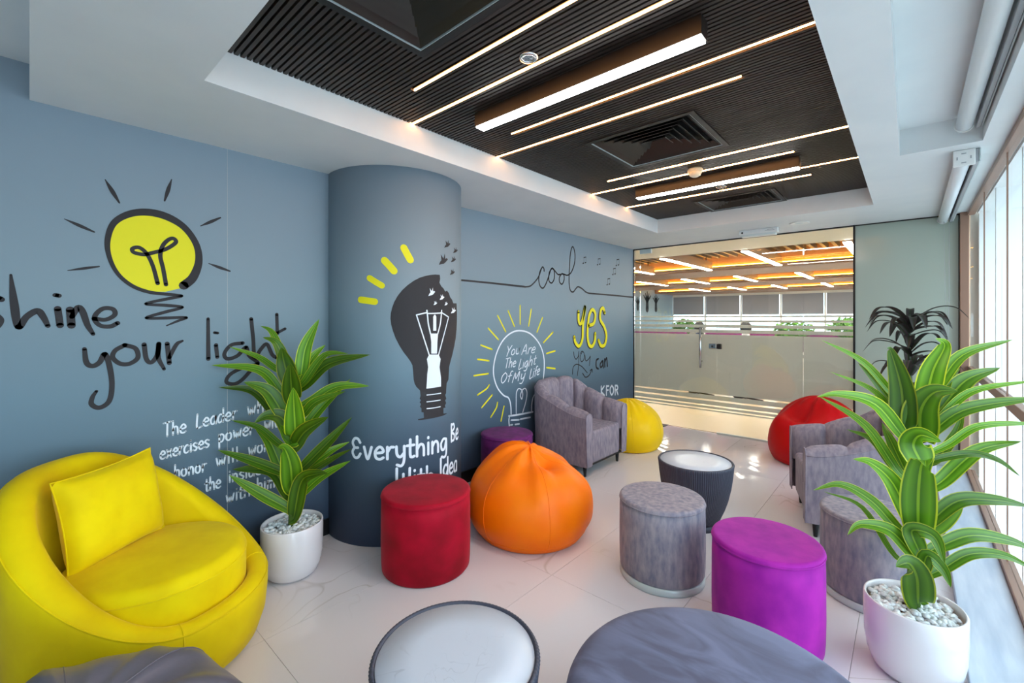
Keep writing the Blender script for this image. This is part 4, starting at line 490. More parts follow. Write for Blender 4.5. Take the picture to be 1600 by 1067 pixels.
box('tray_backing', TX0, TX1, TY0, TY1, 2.612, 2.75, 'ceiling_void', ce)
VX0, VX1 = -1.56, -.87
VENTS = [(.53, 1.172), (2.445, 3.092), (4.372, TY1)]
LEDS = [(-1.825, -.262, 1.324), (-2.15, -.56, 1.546), (-1.814, -.262, 2.030), (-2.15, -.585, 2.257),
        (-1.856, -.262, 3.265), (-2.15, -.583, 3.515), (-1.83, -.262, 3.935), (-2.15, -.578, 4.170)]
pitch = .0250; sw = .0155
slat_mesh = {}
def slat(x0, x1, y):
    k = round(x1 - x0, 3)
    if k not in slat_mesh:
        bm = bmesh.new(); add_box(bm, 0, k, -sw / 2, sw / 2, 0, .032)
        me = bpy.data.meshes.new('slat'); bm.to_mesh(me); bm.free(); me.materials.append(MATS['slat_wood']); slat_mesh[k] = me
    o = link('slat', slat_mesh[k], None, ce); o.location = (x0, y, ZT)
y = TY0 + .014
while y < TY1 - .008:
    segs = [(TX0 + .002, TX1 - .002)]
    for a, b in VENTS:
        if a - .008 < y < b + .008: segs = [(TX0 + .002, VX0 - .002), (VX1 + .002, TX1 - .002)]
    for lx0, lx1, ly in LEDS:
        if abs(y - ly) < pitch / 2:
            segs = [s for q in segs for s in ([(q[0], min(q[1], lx0 - .004))] if lx0 > q[0] + .02 else []) + ([(max(q[0], lx1 + .004), q[1])] if lx1 < q[1] - .02 else [])] if segs else segs
    for a, b in segs:
        if b - a > .02: slat(a, b, y)
    y += pitch

# LED strips set between the slats
names = ['nearest the large square vent, its left end inside the slats', 'whose left end meets the white tray side near the column',
         'just beyond the near hanging lamp', 'passing in front of the middle vent, touching the white tray side',
         'just beyond the middle vent', 'running behind the smoke detector', 'right beside the far hanging lamp', 'in front of the farthest vent']
for (x0, x1, y), nm in zip(LEDS, names):
    t = thing('led_strip', 'warm glowing LED line ' + nm, 'light strip', ((x0 + x1) / 2, y, ZT), 0, 'warm LED lines in the slatted ceiling')
    h = (x1 - x0) / 2
    box('diffuser', -h, h, -.003, .003, -.001, .006, 'led_warm', t)
    box('channel', -h, h, -.0085, .0085, .006, .036, 'dark_metal', t)

def linear_lamp(xc, yc, L, lab):
    t = thing('linear_lamp', lab, 'ceiling lamp', (xc, yc, ZT), 0, 'hanging linear lamps')
    box('housing', -L / 2, L / 2, -.034, .034, -.074, .0, 'dark_metal', t)
    box('diffuser', -L / 2 + .006, L / 2 - .006, -.029, .029, -.081, -.072, 'lamp_white', t)
linear_lamp(-1.175, 1.722, 1.205, 'long black linear lamp with bright white diffuser nearest the viewer')
linear_lamp(-1.178, 3.655, 1.215, 'black linear lamp with white diffuser beyond the smoke detector')

def diffuser_vent(y0, y1, lab):
    xc, yc = (VX0 + VX1) / 2, (y0 + y1) / 2
    hx, hy = (VX1 - VX0) / 2, (y1 - y0) / 2
    t = thing('air_vent', lab, 'air vent', (xc, yc, ZT), 0, 'square ceiling air vents')
    def ring(name, ax, ay, bx, by, za, zb, m):
        v = []
        for (px, py, z) in ((ax, ay, za), (bx, by, zb)):
            v += [(-px, -py, z), (px, -py, z), (px, py, z), (-px, py, z)]
        f = [(i, (i + 1) % 4, 4 + (i + 1) % 4, 4 + i) for i in range(4)]
        o = from_py(name, v, f, m, t)
        so = o.modifiers.new('thickness', 'SOLIDIFY'); so.thickness = .004; so.offset = 0
        return o
    ring('frame', hx, hy, hx - .030, hy - .030, -.004, -.004, 'dark_metal')
    ring('neck', hx - .030, hy - .030, hx - .030, hy - .030, .010, .036, 'black_paint')
    part_label(ring('reveal', hx - .032, hy - .032, hx - .032, hy - .032, -.004, .007, 'pale_metal'), 'pale edge line inside the dark frame')
    ring('flange', hx - .040, hy - .040, hx - .078, hy - .078, .000, .026, 'vent_metal')
    for k in range(5):
        s = .088 + k * .044
        ring('louver', hx - s, hy - s, hx - s - .036, hy - s - .036, .004, .034, 'vent_metal')
    box('plenum', -hx + .03, hx - .03, -hy + .03, hy - .03, .0365, .039, 'black_paint', t)
diffuser_vent(.53, 1.172, 'large dark square ceiling vent at the top of the picture')
diffuser_vent(2.445, 3.092, 'dark square ceiling vent in the middle of the slatted ceiling')
diffuser_vent(4.372, 5.00 - .095, 'dark square ceiling vent at the far end of the slatted tray')

# small ceiling fittings
t = thing('ceiling_spotlight', 'round chrome-rimmed fitting set in the slats left of the near lamp', 'ceiling fitting', (-1.222, 1.478, ZT))
lathe('rim', [(.030, .004), (.040, .004), (.041, -.002), (.038, -.009), (.029, -.011), (.026, -.004), (.026, .004)], 'chrome', t, 40)
lathe('lens', [(.026, .003), (.026, -.003), (.018, -.005), (.004, -.007)], 'grey_plastic', t, 30)
boxes('fins', [(-.020, .020, -.0015, .0015, -.009, -.003), (-.0015, .0015, -.020, .020, -.009, -.003), (-.012, .0, .006, .009, -.010, -.003)], 'chrome', t)
t = thing('smoke_detector', 'cream domed smoke detector hanging under the slats', 'smoke detector', (-1.205, 3.42, ZT))
lathe('base', [(.050, 0), (.054, -.008), (.054, -.022), (.050, -.026)], 'cream_plastic', t, 36)
lathe('dome', [(.047, -.024), (.046, -.036), (.038, -.050), (.024, -.060), (.004, -.063)], 'cream_plastic', t, 36)
boxes('slots', [(-.044, .044, -.002, .002, -.042, -.030), (-.002, .002, -.044, .044, -.042, -.030)], 'grey_plastic', t)
t = thing('sprinkler', 'small chrome sprinkler head between the far LED lines', 'sprinkler', (-1.20, 4.03, ZT))
lathe('escutcheon', [(.040, 0), (.042, -.004), (.030, -.009), (.012, -.010)], 'chrome', t, 30)
tube('frame', [(-.011, 0, -.008), (-.011, 0, -.028), (0, 0, -.040), (.011, 0, -.028), (.011, 0, -.008)], .003, 'chrome', t, 6)
lathe('deflector', [(.020, -.040), (.021, -.043), (.004, -.044)], 'chrome', t, 20)

t = thing('emergency_light', 'white boxy emergency light on the soffit above the glass partition', 'emergency light', (-1.235, 5.44, ZS))
box('body', -.19, .19, -.035, .035, -.052, 0, 'white_plastic', t, .006)
box('diffuser', -.17, .17, -.042, .042, -.074, -.050, 'pale_metal', t, .006)
v, f = lathe_data([(.010, 0), (.010, .003)], 16); o = from_py('indicator', v, f, 'black_paint', t); o.location = (-.155, -.035, -.026); o.rotation_euler = (math.pi / 2, 0, 0)
boxes('label_print', [(.07, .16, -.0362, -.035, -.030, -.026), (.09, .15, -.0362, -.035, -.020, -.016)], 'grey_plastic', t)
t = thing('ceiling_speaker', 'flat white round ceiling disc beside the emergency light', 'ceiling disc', (-.84, 5.34, ZS))
lathe('rim', [(.085, 0), (.088, -.004), (.082, -.008), (.070, -.007)], 'white_plastic', t, 40)
lathe('grille', [(.071, -.002), (.071, -.006), (.004, -.008)], 'pale_metal', t, 40)

# roller blinds
def roller(name, x, y0, y1, z, lab, full):
    t = thing(name, lab, 'roller blind', (x, 0, z), 0, 'white roller blinds')
    def cyl(nm, r, a, b, m):
        v, f = lathe_data([(r, a), (r, b)], 32); o = from_py(nm, [(p[0], p[2], p[1]) for p in v], [q[::-1] for q in f], m, t)
        for pg in o.data.polygons: pg.use_smooth = abs(pg.normal.y) < .5
        return o
    cyl('roller', .036, y0, y1, 'blind_white')
    cyl('end_cap', .040, y1 - .004, y1 + .010, 'white_plastic')
    if full:
        box('bracket', -.044, .048, y0 - .016, y0 - .002, -.046, .048, 'white_plastic', t, .004)
        for q in ((-.01, .01, y0 - .018, y0 - .015, .022, .028), (-.01, .01, y0 - .018, y0 - .015, -.030, -.024), (-.030, -.024, y0 - .018, y0 - .015, -.008, .008), (.026, .032, y0 - .018, y0 - .015, -.008, .008)): box('slot', *q, 'grey_plastic', t)
    box('bottom_rail', .044, .062, y0, y1, -.030, .045, 'grey_plastic', t, .002)
    box('rail_edge', .064, .070, y0, y1, -.026, .045, 'pale_metal', t)
    return t
roller('roller_blind', .232, 3.66, 5.80, ZS - .049, 'rolled white blind with slotted bracket near the partition corner', True)
r2 = roller('roller_blind', .222, -1.8, 3.46, ZS + .085, 'rolled white blind inside the ceiling recess above the window', False)
tg = thing('blind_cord', 'thin pull cord hanging from the far roller blind', 'cord', (.235, 5.70, 0))
tube('cord', [(0, 0, 2.34), (.004, .002, 1.9), (.016, .0, 1.3), (.022, 0, .9)], .0015, 'grey_plastic', tg, 6)
tube('cord', [(.035, .01, 2.34), (.034, .01, 1.6), (.024, 0, .9)], .0015, 'grey_plastic', tg, 6)

# ------------------------------------------------------------------ window wall
wi = struct(thing('window_1', 'tall white-lit window wall with thin brown frames', 'window', (0, 0, 0)))
del wi['category']
MY = [5.86, 4.80, 3.75, 2.70, 1.65, .60, -.45, -1.50]
struct(box('added_wall', .40, .52, YR, -1.50, -.1, 2.75, 'white_paint'), 'unseen plain white wall added beside the viewer to cut window light')  # unseen wall, added to close off window light and darken the left side
struct(box('added_ground', -150, 150, -150, 150, -18.2, -18, 'ground_haze'), 'unseen hazy pale ground added far below the window to dim the ceiling')  # unseen ground, added to weaken light rising onto the ceiling
box('corner_post', .345, .405, 5.80, 5.868, 0, ZS, 'brown_frame', wi, .004)
box('bottom_frame', .386, .440, -1.5, 5.80, 0, .075, 'brown_frame', wi, .003)
box('head_frame', .392, .440, -1.5, 5.80, ZS - .035, ZS, 'brown_frame', wi, .003)
box('rail', .395, .432, -1.5, 5.80, .955, 1.012, 'brown_frame', wi, .003)
for y in MY[1:-1]: box('mullion', .409, .416, y - .005, y + .005, .075, ZS - .035, 'brown_frame', wi)
for a, b in zip(MY[:-1], MY[1:]):
    y1 = a - (.06 if a > 5.5 else .008)
    box('pane', .414, .420, b + .008, y1, .075, .955, 'window_glass', wi)
    box('pane', .414, .420, b + .008, y1, 1.012, ZS - .035, 'window_glass', wi)
for y in MY[1:-1] + [5.86]:
    box('fin', .47, .95, y - .02, y + .02, -.3, 2.40, 'facade_white', wi)
box('facade_soffit', .46, 1.0, -1.5, YB, 2.40, 2.46, 'facade_white', wi)

# ------------------------------------------------------------------ glass partition
FILM = [(1.459, 1.478), (1.399, 1.424), (1.329, 1.366), (1.263, 1.304), (.494, 1.243), (.421, .474), (.351, .399), (.305, .333), (.272, .288)]
wb = struct(thing('wall_back', 'glazed partition with frosted stripes looking into an office', 'glass partition', (0, 0, 0)))
del wb['category']
def glazed(parent, x0, x1, z0, z1, name='glass_panel'):
    g = box(name, x0 + .002, x1 - .002, YB, YB + .012, z0, z1, 'clear_glass', parent)
    for a, b in FILM:
        if b < z1 and a > z0: box('frosted_film', x0 + .002, x1 - .002, YB + .0125, YB + .0135, a, b, 'frosted_film', g)
    return g
PX_ = [WX0 + .012, -2.826, -1.801, -.886, -.438]
for a, b in ((0, 1), (2, 3), (3, 4)): glazed(wb, PX_[a], PX_[b], .02, ZS - .012)
box('top_channel', WX0, .345, YB - .012, YB + .024, ZS - .012, ZS, 'dark_metal', wb)
box('floor_channel', -1.80, .345, YB - .010, YB + .022, 0, .020, 'pale_metal', wb)
box('floor_channel', WX0, -2.826, YB - .010, YB + .022, 0, .020, 'pale_metal', wb)
box('side_channel', WX0, WX0 + .012, YB - .012, YB + .024, 0, ZS, 'dark_metal', wb)
box('post', -.442, -.424, YB - .02, YB + .03, 0, ZS, 'cabinet_black', wb)
part_label(box('painted_panel', -.424, .345, YB - .006, YB + .02, 0, ZS - .012, 'painted_glass', wb), 'pale green-grey back-painted glass panel')
box('edge_strip', .338, .345, YB - .010, YB - .006, 0, ZS, 'cabinet_black', wb)
dr = struct(thing('door_1', 'frameless glass door with a tall tubular pull handle', 'door', (0, 0, 0)))
del dr['category']
glazed(dr, PX_[1], PX_[2], .012, ZS - .014, 'door_glass')
def vtube(nm, x, y, z0, z1, r, m, p): return tube(nm, [(x, y, z0), (x, y, z1)], r, m, p, 16)
hd = vtube('pull_handle', -1.985, YB - .055, .82, 1.335, .013, 'chrome', dr)
for z in (.90, 1.255): tube('standoff', [(-1.985, YB - .055, z), (-1.985, YB + .02, z)], .008, 'chrome', hd, 10)
vtube('pull_handle', -1.985, YB + .070, .82, 1.335, .013, 'chrome', dr)
lk = box('lock_case', -1.895, -1.805, YB - .016, YB + .030, 1.062, 1.128, 'chrome', dr, .008)
box('strike_case', -1.797, -1.745, YB - .016, YB + .030, 1.062, 1.128, 'dark_metal', dr, .008)
o = lathe('lock_cylinder', [(.012, 0), (.012, .006), (.003, .007)], 'dark_metal', lk, 16); o.location = (-1.85, YB - .016, 1.095); o.rotation_euler = (math.pi / 2, 0, 0)
box('bottom_patch', -2.826, -2.62, YB - .012, YB + .026, .012, .075, 'pale_metal', dr, .003)
box('floor_spring', -2.80, -2.44, YB - .09, YB + .06, .0, .006, 'black_paint', dr)
box('top_patch', -2.826, -2.66, YB - .012, YB + .026, ZS - .075, ZS - .014, 'pale_metal', dr, .003)
# ------------------------------------------------------------------ office beyond the glass
OX0, OX1, OY1 = -7.6, 3.2, 18.9
struct(box('floor_office', OX0, OX1, YB + .06, OY1, -.1, 0, 'office_tan_floor'), 'tan office floor beyond the glass')
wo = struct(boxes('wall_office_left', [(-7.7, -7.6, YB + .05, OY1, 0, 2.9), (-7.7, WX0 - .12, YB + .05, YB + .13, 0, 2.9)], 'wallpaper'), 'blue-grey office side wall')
struct(boxes('wall_office_right', [(OX1, OX1 + .1, YB + .06, OY1, 0, .5), (OX1, OX1 + .1, YB + .06, OY1, 2.4, 2.9), (.42, OX1, YB + .05, YB + .15, 0, 2.9)], 'office_white'), 'plain office side wall on the right')
BAYS = [(7.05, 9.65), (10.95, 13.25), (14.75, 17.1)]
bm = bmesh.new(); edges = [YB + .06] + [q for b in BAYS for q in b] + [OY1]
add_box(bm, OX0, OX1, YB + .06, OY1, 2.80, 2.9)
o = struct(from_bm('ceiling_office', bm, 'office_white'), 'office ceiling with amber lit coves')
for i in range(0, len(edges), 2):
    bm_ = box('beam', OX0, OX1, edges[i], edges[i + 1], ZS if i else ZS + .02, 2.80, 'office_white' if i == 0 else 'office_wood', o)
for bi, (a, b) in enumerate(BAYS):
    n = 44
    me = None
    for k in range(n):
        x = -7.0 + k * (7.2 / n)
        if me is None:
            q = box('ceiling_slat', 0, .05, a, b - .12, 2.66, 2.76, 'office_slat', o); me = q.data
        else:
            q = link('ceiling_slat', me, None, o)
        q.location.x = x
    cl = thing('cove_light', ('amber cove light at the far edge of the nearest office ceiling bay', 'amber cove light in the second office ceiling bay', 'amber cove light in the farthest office ceiling bay')[bi], 'cove light', (-2.2, b - .05, 2.50), 0, 'amber cove lights in the office')
    box('led', -5.2, 5.2, -.012, .012, -.005, .012, 'led_amber', cl)
    box('ledge', -5.2, 5.2, -.06, .05, -.045, -.008, 'office_wood', cl)
    for li, x in enumerate((-5.45, -4.25, -3.03, -1.80, -.60)):
        if bi == 0 and x < -4.6: continue
        l0, l1 = ((7.1, 9.45), (11.2, 13.1), (15.0, 16.9))[bi]
        t = thing('office_lamp', ('hanging office lamp in the nearest ceiling bay, ', 'hanging office lamp in the second ceiling bay, ', 'hanging office lamp in the farthest ceiling bay, ')[bi] + ('first from the left', 'second from the left', 'third from the left', 'fourth from the left', 'fifth from the left')[li - (1 if bi == 0 else 0)], 'ceiling lamp', (x, (l0 + l1) / 2, 2.42), 0, 'hanging office lamps')
        h = (l1 - l0) / 2
        box('housing', -.05, .05, -h, h, .006, .16, 'office_wood', t)
        box('diffuser', -.042, .042, -h, h, -.004, .006, 'office_lamp_white', t)
        for q in (-1, 1): box('hanger', -.008, .008, q * h * .8 - .008, q * h * .8 + .008, .16, .38, 'dark_metal', t)
# far office windows with half-lowered blinds
struct(boxes('wall_office_back', [(OX0, OX1, OY1, OY1 + .1, 0, .9), (OX0, OX1, OY1, OY1 + .1, 2.33, 2.9)], 'office_white'), 'far office wall around the windows')
ow = struct(thing('window_2', 'row of far office windows under grey blinds', 'window')); del ow['category']
wx = [OX0 + k * 1.35 for k in range(9)]
for k in range(8):
    box('mullion', wx[k] - .03, wx[k] + .03, OY1, OY1 + .06, .9, 2.33, 'white_plastic', ow)
    box('pane', wx[k] + .03, wx[k + 1] - .03, OY1 + .03, OY1 + .036, .9, 2.33, 'window_glass', ow)
ow3 = struct(thing('added_window', 'unseen band of office windows added on the right side to brighten the frosted film', 'window')); del ow3['category']  # unseen windows, added so sky light reaches the frosted film
for k in range(8):
    y0_ = YB + .15 + k * 1.6
    box('mullion', OX1 + .02, OX1 + .08, y0_ - .03, y0_ + .03, .5, 2.4, 'white_plastic', ow3)
    box('pane', OX1 + .04, OX1 + .046, y0_ + .03, min(y0_ + 1.57, OY1), .5, 2.4, 'window_glass', ow3)
ord_ = ['first', 'second', 'third', 'fourth', 'fifth', 'sixth', 'seventh', 'eighth']
for k in range(8):
    t = thing('office_blind', f'grey blind half lowered over the {ord_[k]} far office window from the left', 'blind', ((wx[k] + wx[k + 1]) / 2, OY1 - .03, 2.33), 0, 'grey office blinds')
    box('fabric', -.63, .63, -.004, .004, -.72, 0, 'blind_grey', t)
    box('bottom_bar', -.63, .63, -.01, .01, -.745, -.72, 'grey_plastic', t)
# painted hands on the office side wall
bm = bmesh.new()
fnh = lambda a, b: Vector((-7.598, a, b))
for y0, z0, s in ((15.6, 1.80, .95), (16.4, 1.80, 1.5), (17.2, 1.80, 1.3)):
    ribbon(bm, [(y0, z0, .18 * s), (y0, z0 + .18 * s, .15 * s), (y0, z0 + .26 * s, .20 * s)], fnh)
    for q in (-.20, -.10, 0, .10, .20):
        ribbon(bm, [(y0 + q * .4 * s, z0 + .24 * s, .06 * s), (y0 + q * s, z0 + (.44 - abs(q) * .5) * s, .045 * s)], fnh)
hands = from_bm('hands_print', bm, 'ink_dark', wo); hands['label'] = 'dark print of raised hands'
# desks with dividers
def desk(x, y, lab):
    t = thing('office_desk', lab, 'desk', (x, y, 0), 0, 'office desks behind the glass')
    box('desk_top', -.9, .9, -.4, .4, .71, .74, 'office_white', t, .004)
    box('divider', -.9, .9, .38, .41, .74, 1.18, 'desk_purple', t, .004)
    for sx in (-1, 1): box('leg', sx * .82 - .02, sx * .82 + .02, -.35, .35, 0, .71, 'dark_metal', t)
desk(-4.6, 9.6, 'office desk with purple divider, left one behind the glass door')
desk(-2.6, 9.6, 'office desk with purple divider, middle one behind the glass')
desk(-.9, 10.6, 'office desk with purple divider, right one near the green shrubs')
def person(x, y, rz, shirt, lab):
    t = thing('person', lab, 'person', (x, y, 0), rz, 'people seated in the office')
    me = bpy.data.meshes.new('body')
    V = [(0, 0, .48), (0, 0, .70), (0, -.02, .92), (0, -.03, 1.02), (0, -.02, 1.09), (0, 0, 1.22),
         (-.17, -.02, .97), (-.23, .06, .74), (-.16, .30, .76), (.17, -.02, .97), (.23, .06, .74), (.16, .30, .76),
         (-.09, .04, .47), (-.11, .42, .47), (-.11, .42, .07), (-.11, .52, .04), (.09, .04, .47), (.11, .42, .47), (.11, .42, .07), (.11, .52, .04)]
    E = [(0, 1), (1, 2), (2, 3), (3, 4), (4, 5), (2, 6), (6, 7), (7, 8), (2, 9), (9, 10), (10, 11), (0, 12), (12, 13), (13, 14), (14, 15), (0, 16), (16, 17), (17, 18), (18, 19)]
    RR = [.14, .13, .14, .06, .055, .09, .06, .045, .035, .06, .045, .035, .085, .065, .045, .035, .085, .065, .045, .035]
    me.from_pydata(V, E, [])
    o = link('body', me, shirt, t)
    o.modifiers.new('skin', 'SKIN'); o.modifiers.new('smooth', 'SUBSURF').levels = 1
    sk = me.skin_vertices[0].data
    for i, r in enumerate(RR): sk[i].radius = (r, r)
    sk[0].use_root = True
    # head with face on top of the neck, hair cap
    v, f = lathe_data([(.02, 1.13), (.055, 1.15), (.075, 1.20), (.082, 1.26), (.075, 1.32), (.045, 1.36), (.008, 1.372)], 20)
    hd = from_py('head', v, f, 'skin', t, True)
    v, f = lathe_data([(.088, 1.22), (.094, 1.27), (.086, 1.335), (.052, 1.378), (.008, 1.390)], 20, 0, -.012, False)
    from_py('hair', v, f, 'hair_dark', hd, True)
    box('nose', -.010, .010, .078, .100, 1.225, 1.25, 'skin', hd, .004)
    box('collar', -.06, .06, -.07, .05, 1.05, 1.09, shirt, t, .02)
person(-2.95, 8.6, 0.1, 'shirt_blue', 'dark-haired seated person in the office, head between the stripes behind the door edge')
person(-2.15, 8.6, -0.1, 'shirt_white', 'dark-haired seated person in the office, right of the pull handle')
for x, y, rz, lab in ((-2.95, 8.55, 0, 'dark office chair under the seated person on the left'), (-2.15, 8.55, 0, 'dark office chair under the seated person on the right')):
    t = thing('office_chair', lab, 'chair', (x, y, 0), rz, 'office chairs')
    box('seat', -.24, .24, -.20, .24, .30, .36, 'cabinet_black', t, .02)
    box('backrest', -.22, .22, -.30, -.25, .45, .85, 'cabinet_black', t, .02)
    tube('post', [(0, 0, .06), (0, 0, .31)], .025, 'dark_metal', t)
    tube('back_bar', [(0, -.1, .32), (0, -.27, .36), (0, -.28, .6)], .018, 'dark_metal', t)
    for k in range(5):
        a = 2 * math.pi * k / 5; tube('foot', [(0, 0, .06), (.28 * math.cos(a), .28 * math.sin(a), .03)], .016, 'dark_metal', t)
def shrub(x, y, z, r, lab):
    t = thing('green_shrub', lab, 'shrub', (x, y, 0), 0, 'green shrubs in the office')
    lathe('planter', [(.16, 0), (.20, .45), (.18, .45), (.17, .40)], 'office_white', t, 28)
    tube('stem', [(0, 0, .38), (0, 0, z)], .02, 'dark_stem', t)
    rnd = random.Random(int(x * 100)); v = []; f = []
    for k in range(420):
        d = Vector((rnd.gauss(0, 1), rnd.gauss(0, 1), rnd.gauss(0, 1))).normalized() * r * (rnd.random() ** .33)
        d.z *= .6; c = Vector((0, 0, z)) + d
        e1 = Vector((rnd.gauss(0, 1), rnd.gauss(0, 1), rnd.gauss(0, .5))).normalized() * .05; e2 = e1.orthogonal().normalized() * .022
        i = len(v); v += [c - e1, c + e2, c + e1, c - e2]; f.append((i, i + 1, i + 2, i + 3))
    fo = from_py('foliage', v, f, 'bush_green', t); fo['kind'] = 'stuff'
shrub(-1.55, 9.3, 1.22, .32, 'round green shrub in the office left of the black post')
shrub(-.72, 8.9, 1.30, .30, 'round green shrub in the office hard by the black post')
shrub(-4.2, 11.2, 1.25, .3, 'round green shrub far behind the glass door')
# ------------------------------------------------------------------ stools, pouf, tables
def stool(loc, r, H, m, lab, ring=False, rz=0.):
    t = thing('velvet_stool', lab, 'stool', (loc[0], loc[1], 0), rz, 'round velvet stools')
    z0 = .0
    if ring:
        lathe('base_ring', [(r - .006, 0), (r - .001, .003), (r - .001, .036), (r - .006, .039)], 'pale_metal', t, 72)
        z0 = .036
    zt = H - .024
    P = [(r - .012, z0), (r - .003, z0 + .012), (r, z0 + .05), (r + .002, z0 + .15), (r + .001, zt - .08), (r - .001, zt)]
    lathe('body', P, m, t, 72)
    Q = [(r - .004, zt - .002), (r + .001, zt + .006)]
    for i in range(7):
        a = math.pi / 2 * i / 6; Q.append((r - .017 + .018 * math.cos(a), H - .018 + .015 * math.sin(a)))
    for q in (.8, .6, .35, .1): Q.append(((r - .018) * q, H - .003 + .006 * (1 - q * q)))
    c = lathe('top_cushion', Q, m, t, 72)
    tube('piping', [((r + .0005) * math.cos(a), (r + .0005) * math.sin(a), zt + .001) for a in [2 * math.pi * k / 72 for k in range(72)]], .003, m, c, 6, True)
    return t
stool((-2.132, 1.631), .257, .449, 'red_velvet', 'crimson velvet round stool in front of the printed column')
stool((-1.052, 2.455), .230, .447, 'grey_velvet', 'grey velvet round stool on a metal base ring in front of the ribbed table', True, .4)
stool((-.493, 2.303), .226, .446, 'magenta_velvet', 'bright magenta velvet round stool in the middle foreground')
stool((-.142, 3.00), .229, .445, 'grey_velvet', 'grey velvet round stool tucked behind the big potted plant', True, 1.2)
stool((-2.660, 2.915), .228, .445, 'purple_velvet', 'dark purple velvet stool half hidden behind the orange bean bag')

t = thing('round_pouf', 'large slate-grey suede pouf cut off at the bottom edge', 'pouf', (-.375, 1.275, 0))
R_ = .425
P = [(R_ - .03, 0), (R_ - .012, .012), (R_, .06), (R_ + .004, .20), (R_, .33)]
for i in range(7):
    a = math.pi / 2 * i / 6; P.append((R_ - .075 + .075 * math.cos(a), .365 + .065 * math.sin(a)))
for q in (.85, .65, .4, .1): P.append(((R_ - .075) * q, .431 + .014 * (1 - q * q)))
lathe('body', P, 'slate_suede', t, 96)
tube('seam', [((R_ - .001) * math.cos(a), (R_ - .001) * math.sin(a), .345) for a in [2 * math.pi * k / 96 for k in range(96)]], .0035, 'slate_suede', t, 6, True)

def ribbed_table(loc, r, H, lab, rope):
    t = thing('ribbed_table', lab, 'side table', (loc[0], loc[1], 0), 0, 'ribbed round side tables')
    n = 112; per = 6; seg = n * per; v = []; f = []
    prof = [(.60, .035), (.66, .07), (.76, .13), (.85, .20), (.92, .28), (.965, .36), (.99, H - .022), (1.0, H - .008), (.992, H)]
    for q, z in prof:
        for i in range(seg):
            a = 2 * math.pi * i / seg; rib = .0042 * abs(math.sin(math.pi * (i % per) / per)) * (1 if z < H - .002 else .3)
            rr = r * q - .004 + rib; v.append((rr * math.cos(a), rr * math.sin(a), z))
    k = len(prof)
    for q, z in ((.945, H), (.935, H - .012)):
        for i in range(seg):
            a = 2 * math.pi * i / seg; v.append((r * q * math.cos(a), r * q * math.sin(a), z))
    for j in range(k + 1):
        for i in range(seg): f.append((j * seg + i, j * seg + (i + 1) % seg, (j + 1) * seg + (i + 1) % seg, (j + 1) * seg + i))
    f.append(tuple(range(seg - 1, -1, -1)))
    b = from_py('ribbed_body', v, f, 'table_rib', t, True)
    lathe('foot', [(r * .62, 0), (r * .62, .034), (r * .58, .040)], 'table_rib', t, 48)
    lathe('table_top', [(r * .93, H - .016), (r * .935, H - .008), (r * .93, H - .005), (r * .5, H - .0045), (.01, H - .0045)], 'table_marble', t, 64)
    return t
ribbed_table((-1.022, .894), .2535, .44, 'white-topped ribbed round table at the bottom edge of the picture', True)
ribbed_table((-1.133, 3.218), .251, .448, 'ribbed charcoal round table with white top behind the grey stool', False)

# ------------------------------------------------------------------ yellow tub chair
def smooth(x):
    x = max(0., min(1., x)); return x * x * (3 - 2 * x)
t = thing('tub_chair', 'round yellow velvet tub chair in the left foreground', 'armchair', (-2.42, .40, 0), math.radians(44))
NU = 96; V = []; NV = None
R0 = .435
for i in range(NU):
    ph = -math.pi + 2 * math.pi * i / NU; s = abs(ph) / math.pi
    h = .300 + .545 * smooth((s - .19) / .74); th = .085 + .03 * smooth((s - .15) / .35)
    lean = .02 * smooth((s - .3) / .5)
    prof = [(.365, .018), (.400, .045), (.425, .12), (R0, .22), (R0 + lean * .6, max(.235, h * .75))]
    n = 8
    for k in range(n + 1):
        a = math.pi * k / n; prof.append((R0 + lean - th / 2 + th / 2 * math.cos(a), h - th * .42 + th * .42 * math.sin(a)))
    prof += [(R0 + lean * .5 - th - .004, max(.262, h * .62)), (R0 - th - .006, .255)]
    NV = len(prof)
    for r, z in prof: V.append((r * math.cos(ph), r * math.sin(ph), z))
F_ = grid_faces(NU, NV, True)
F_.append(tuple(i * NV for i in range(NU))[::-1])
sh = from_py('shell', V, F_, 'yellow_velvet', t, True)
# welt along the outer shoulder and the two arm seams
sp = [Vector(V[((i) % NU) * NV + 6]) * 1.0 for i in range(NU)]
tube('welt', [p + Vector((p.x, p.y, 0)).normalized() * .0005 for p in sp], .0035, 'yellow_velvet', sh, 6, True)
for deg in (42, -42):
    i = int(round((deg + 180) / 360 * NU)); tube('seam', [Vector(V[i * NV + k]) for k in range(4, NV - 1)], .0028, 'yellow_velvet', sh, 6)
P = round_prof(.322, .235, .450, .03, .045, 6, .022)
sc_ = lathe('seat_cushion', P, 'yellow_velvet_cushion', t, 72, .028, 0)
tube('piping', [(.028 + .322 * math.cos(a), .322 * math.sin(a), .405) for a in [2 * math.pi * k / 72 for k in range(72)]], .0035, 'yellow_velvet', sc_, 6, True)
lathe('swivel_base', [(.30, 0), (.30, .02)], 'black_paint', t, 48)

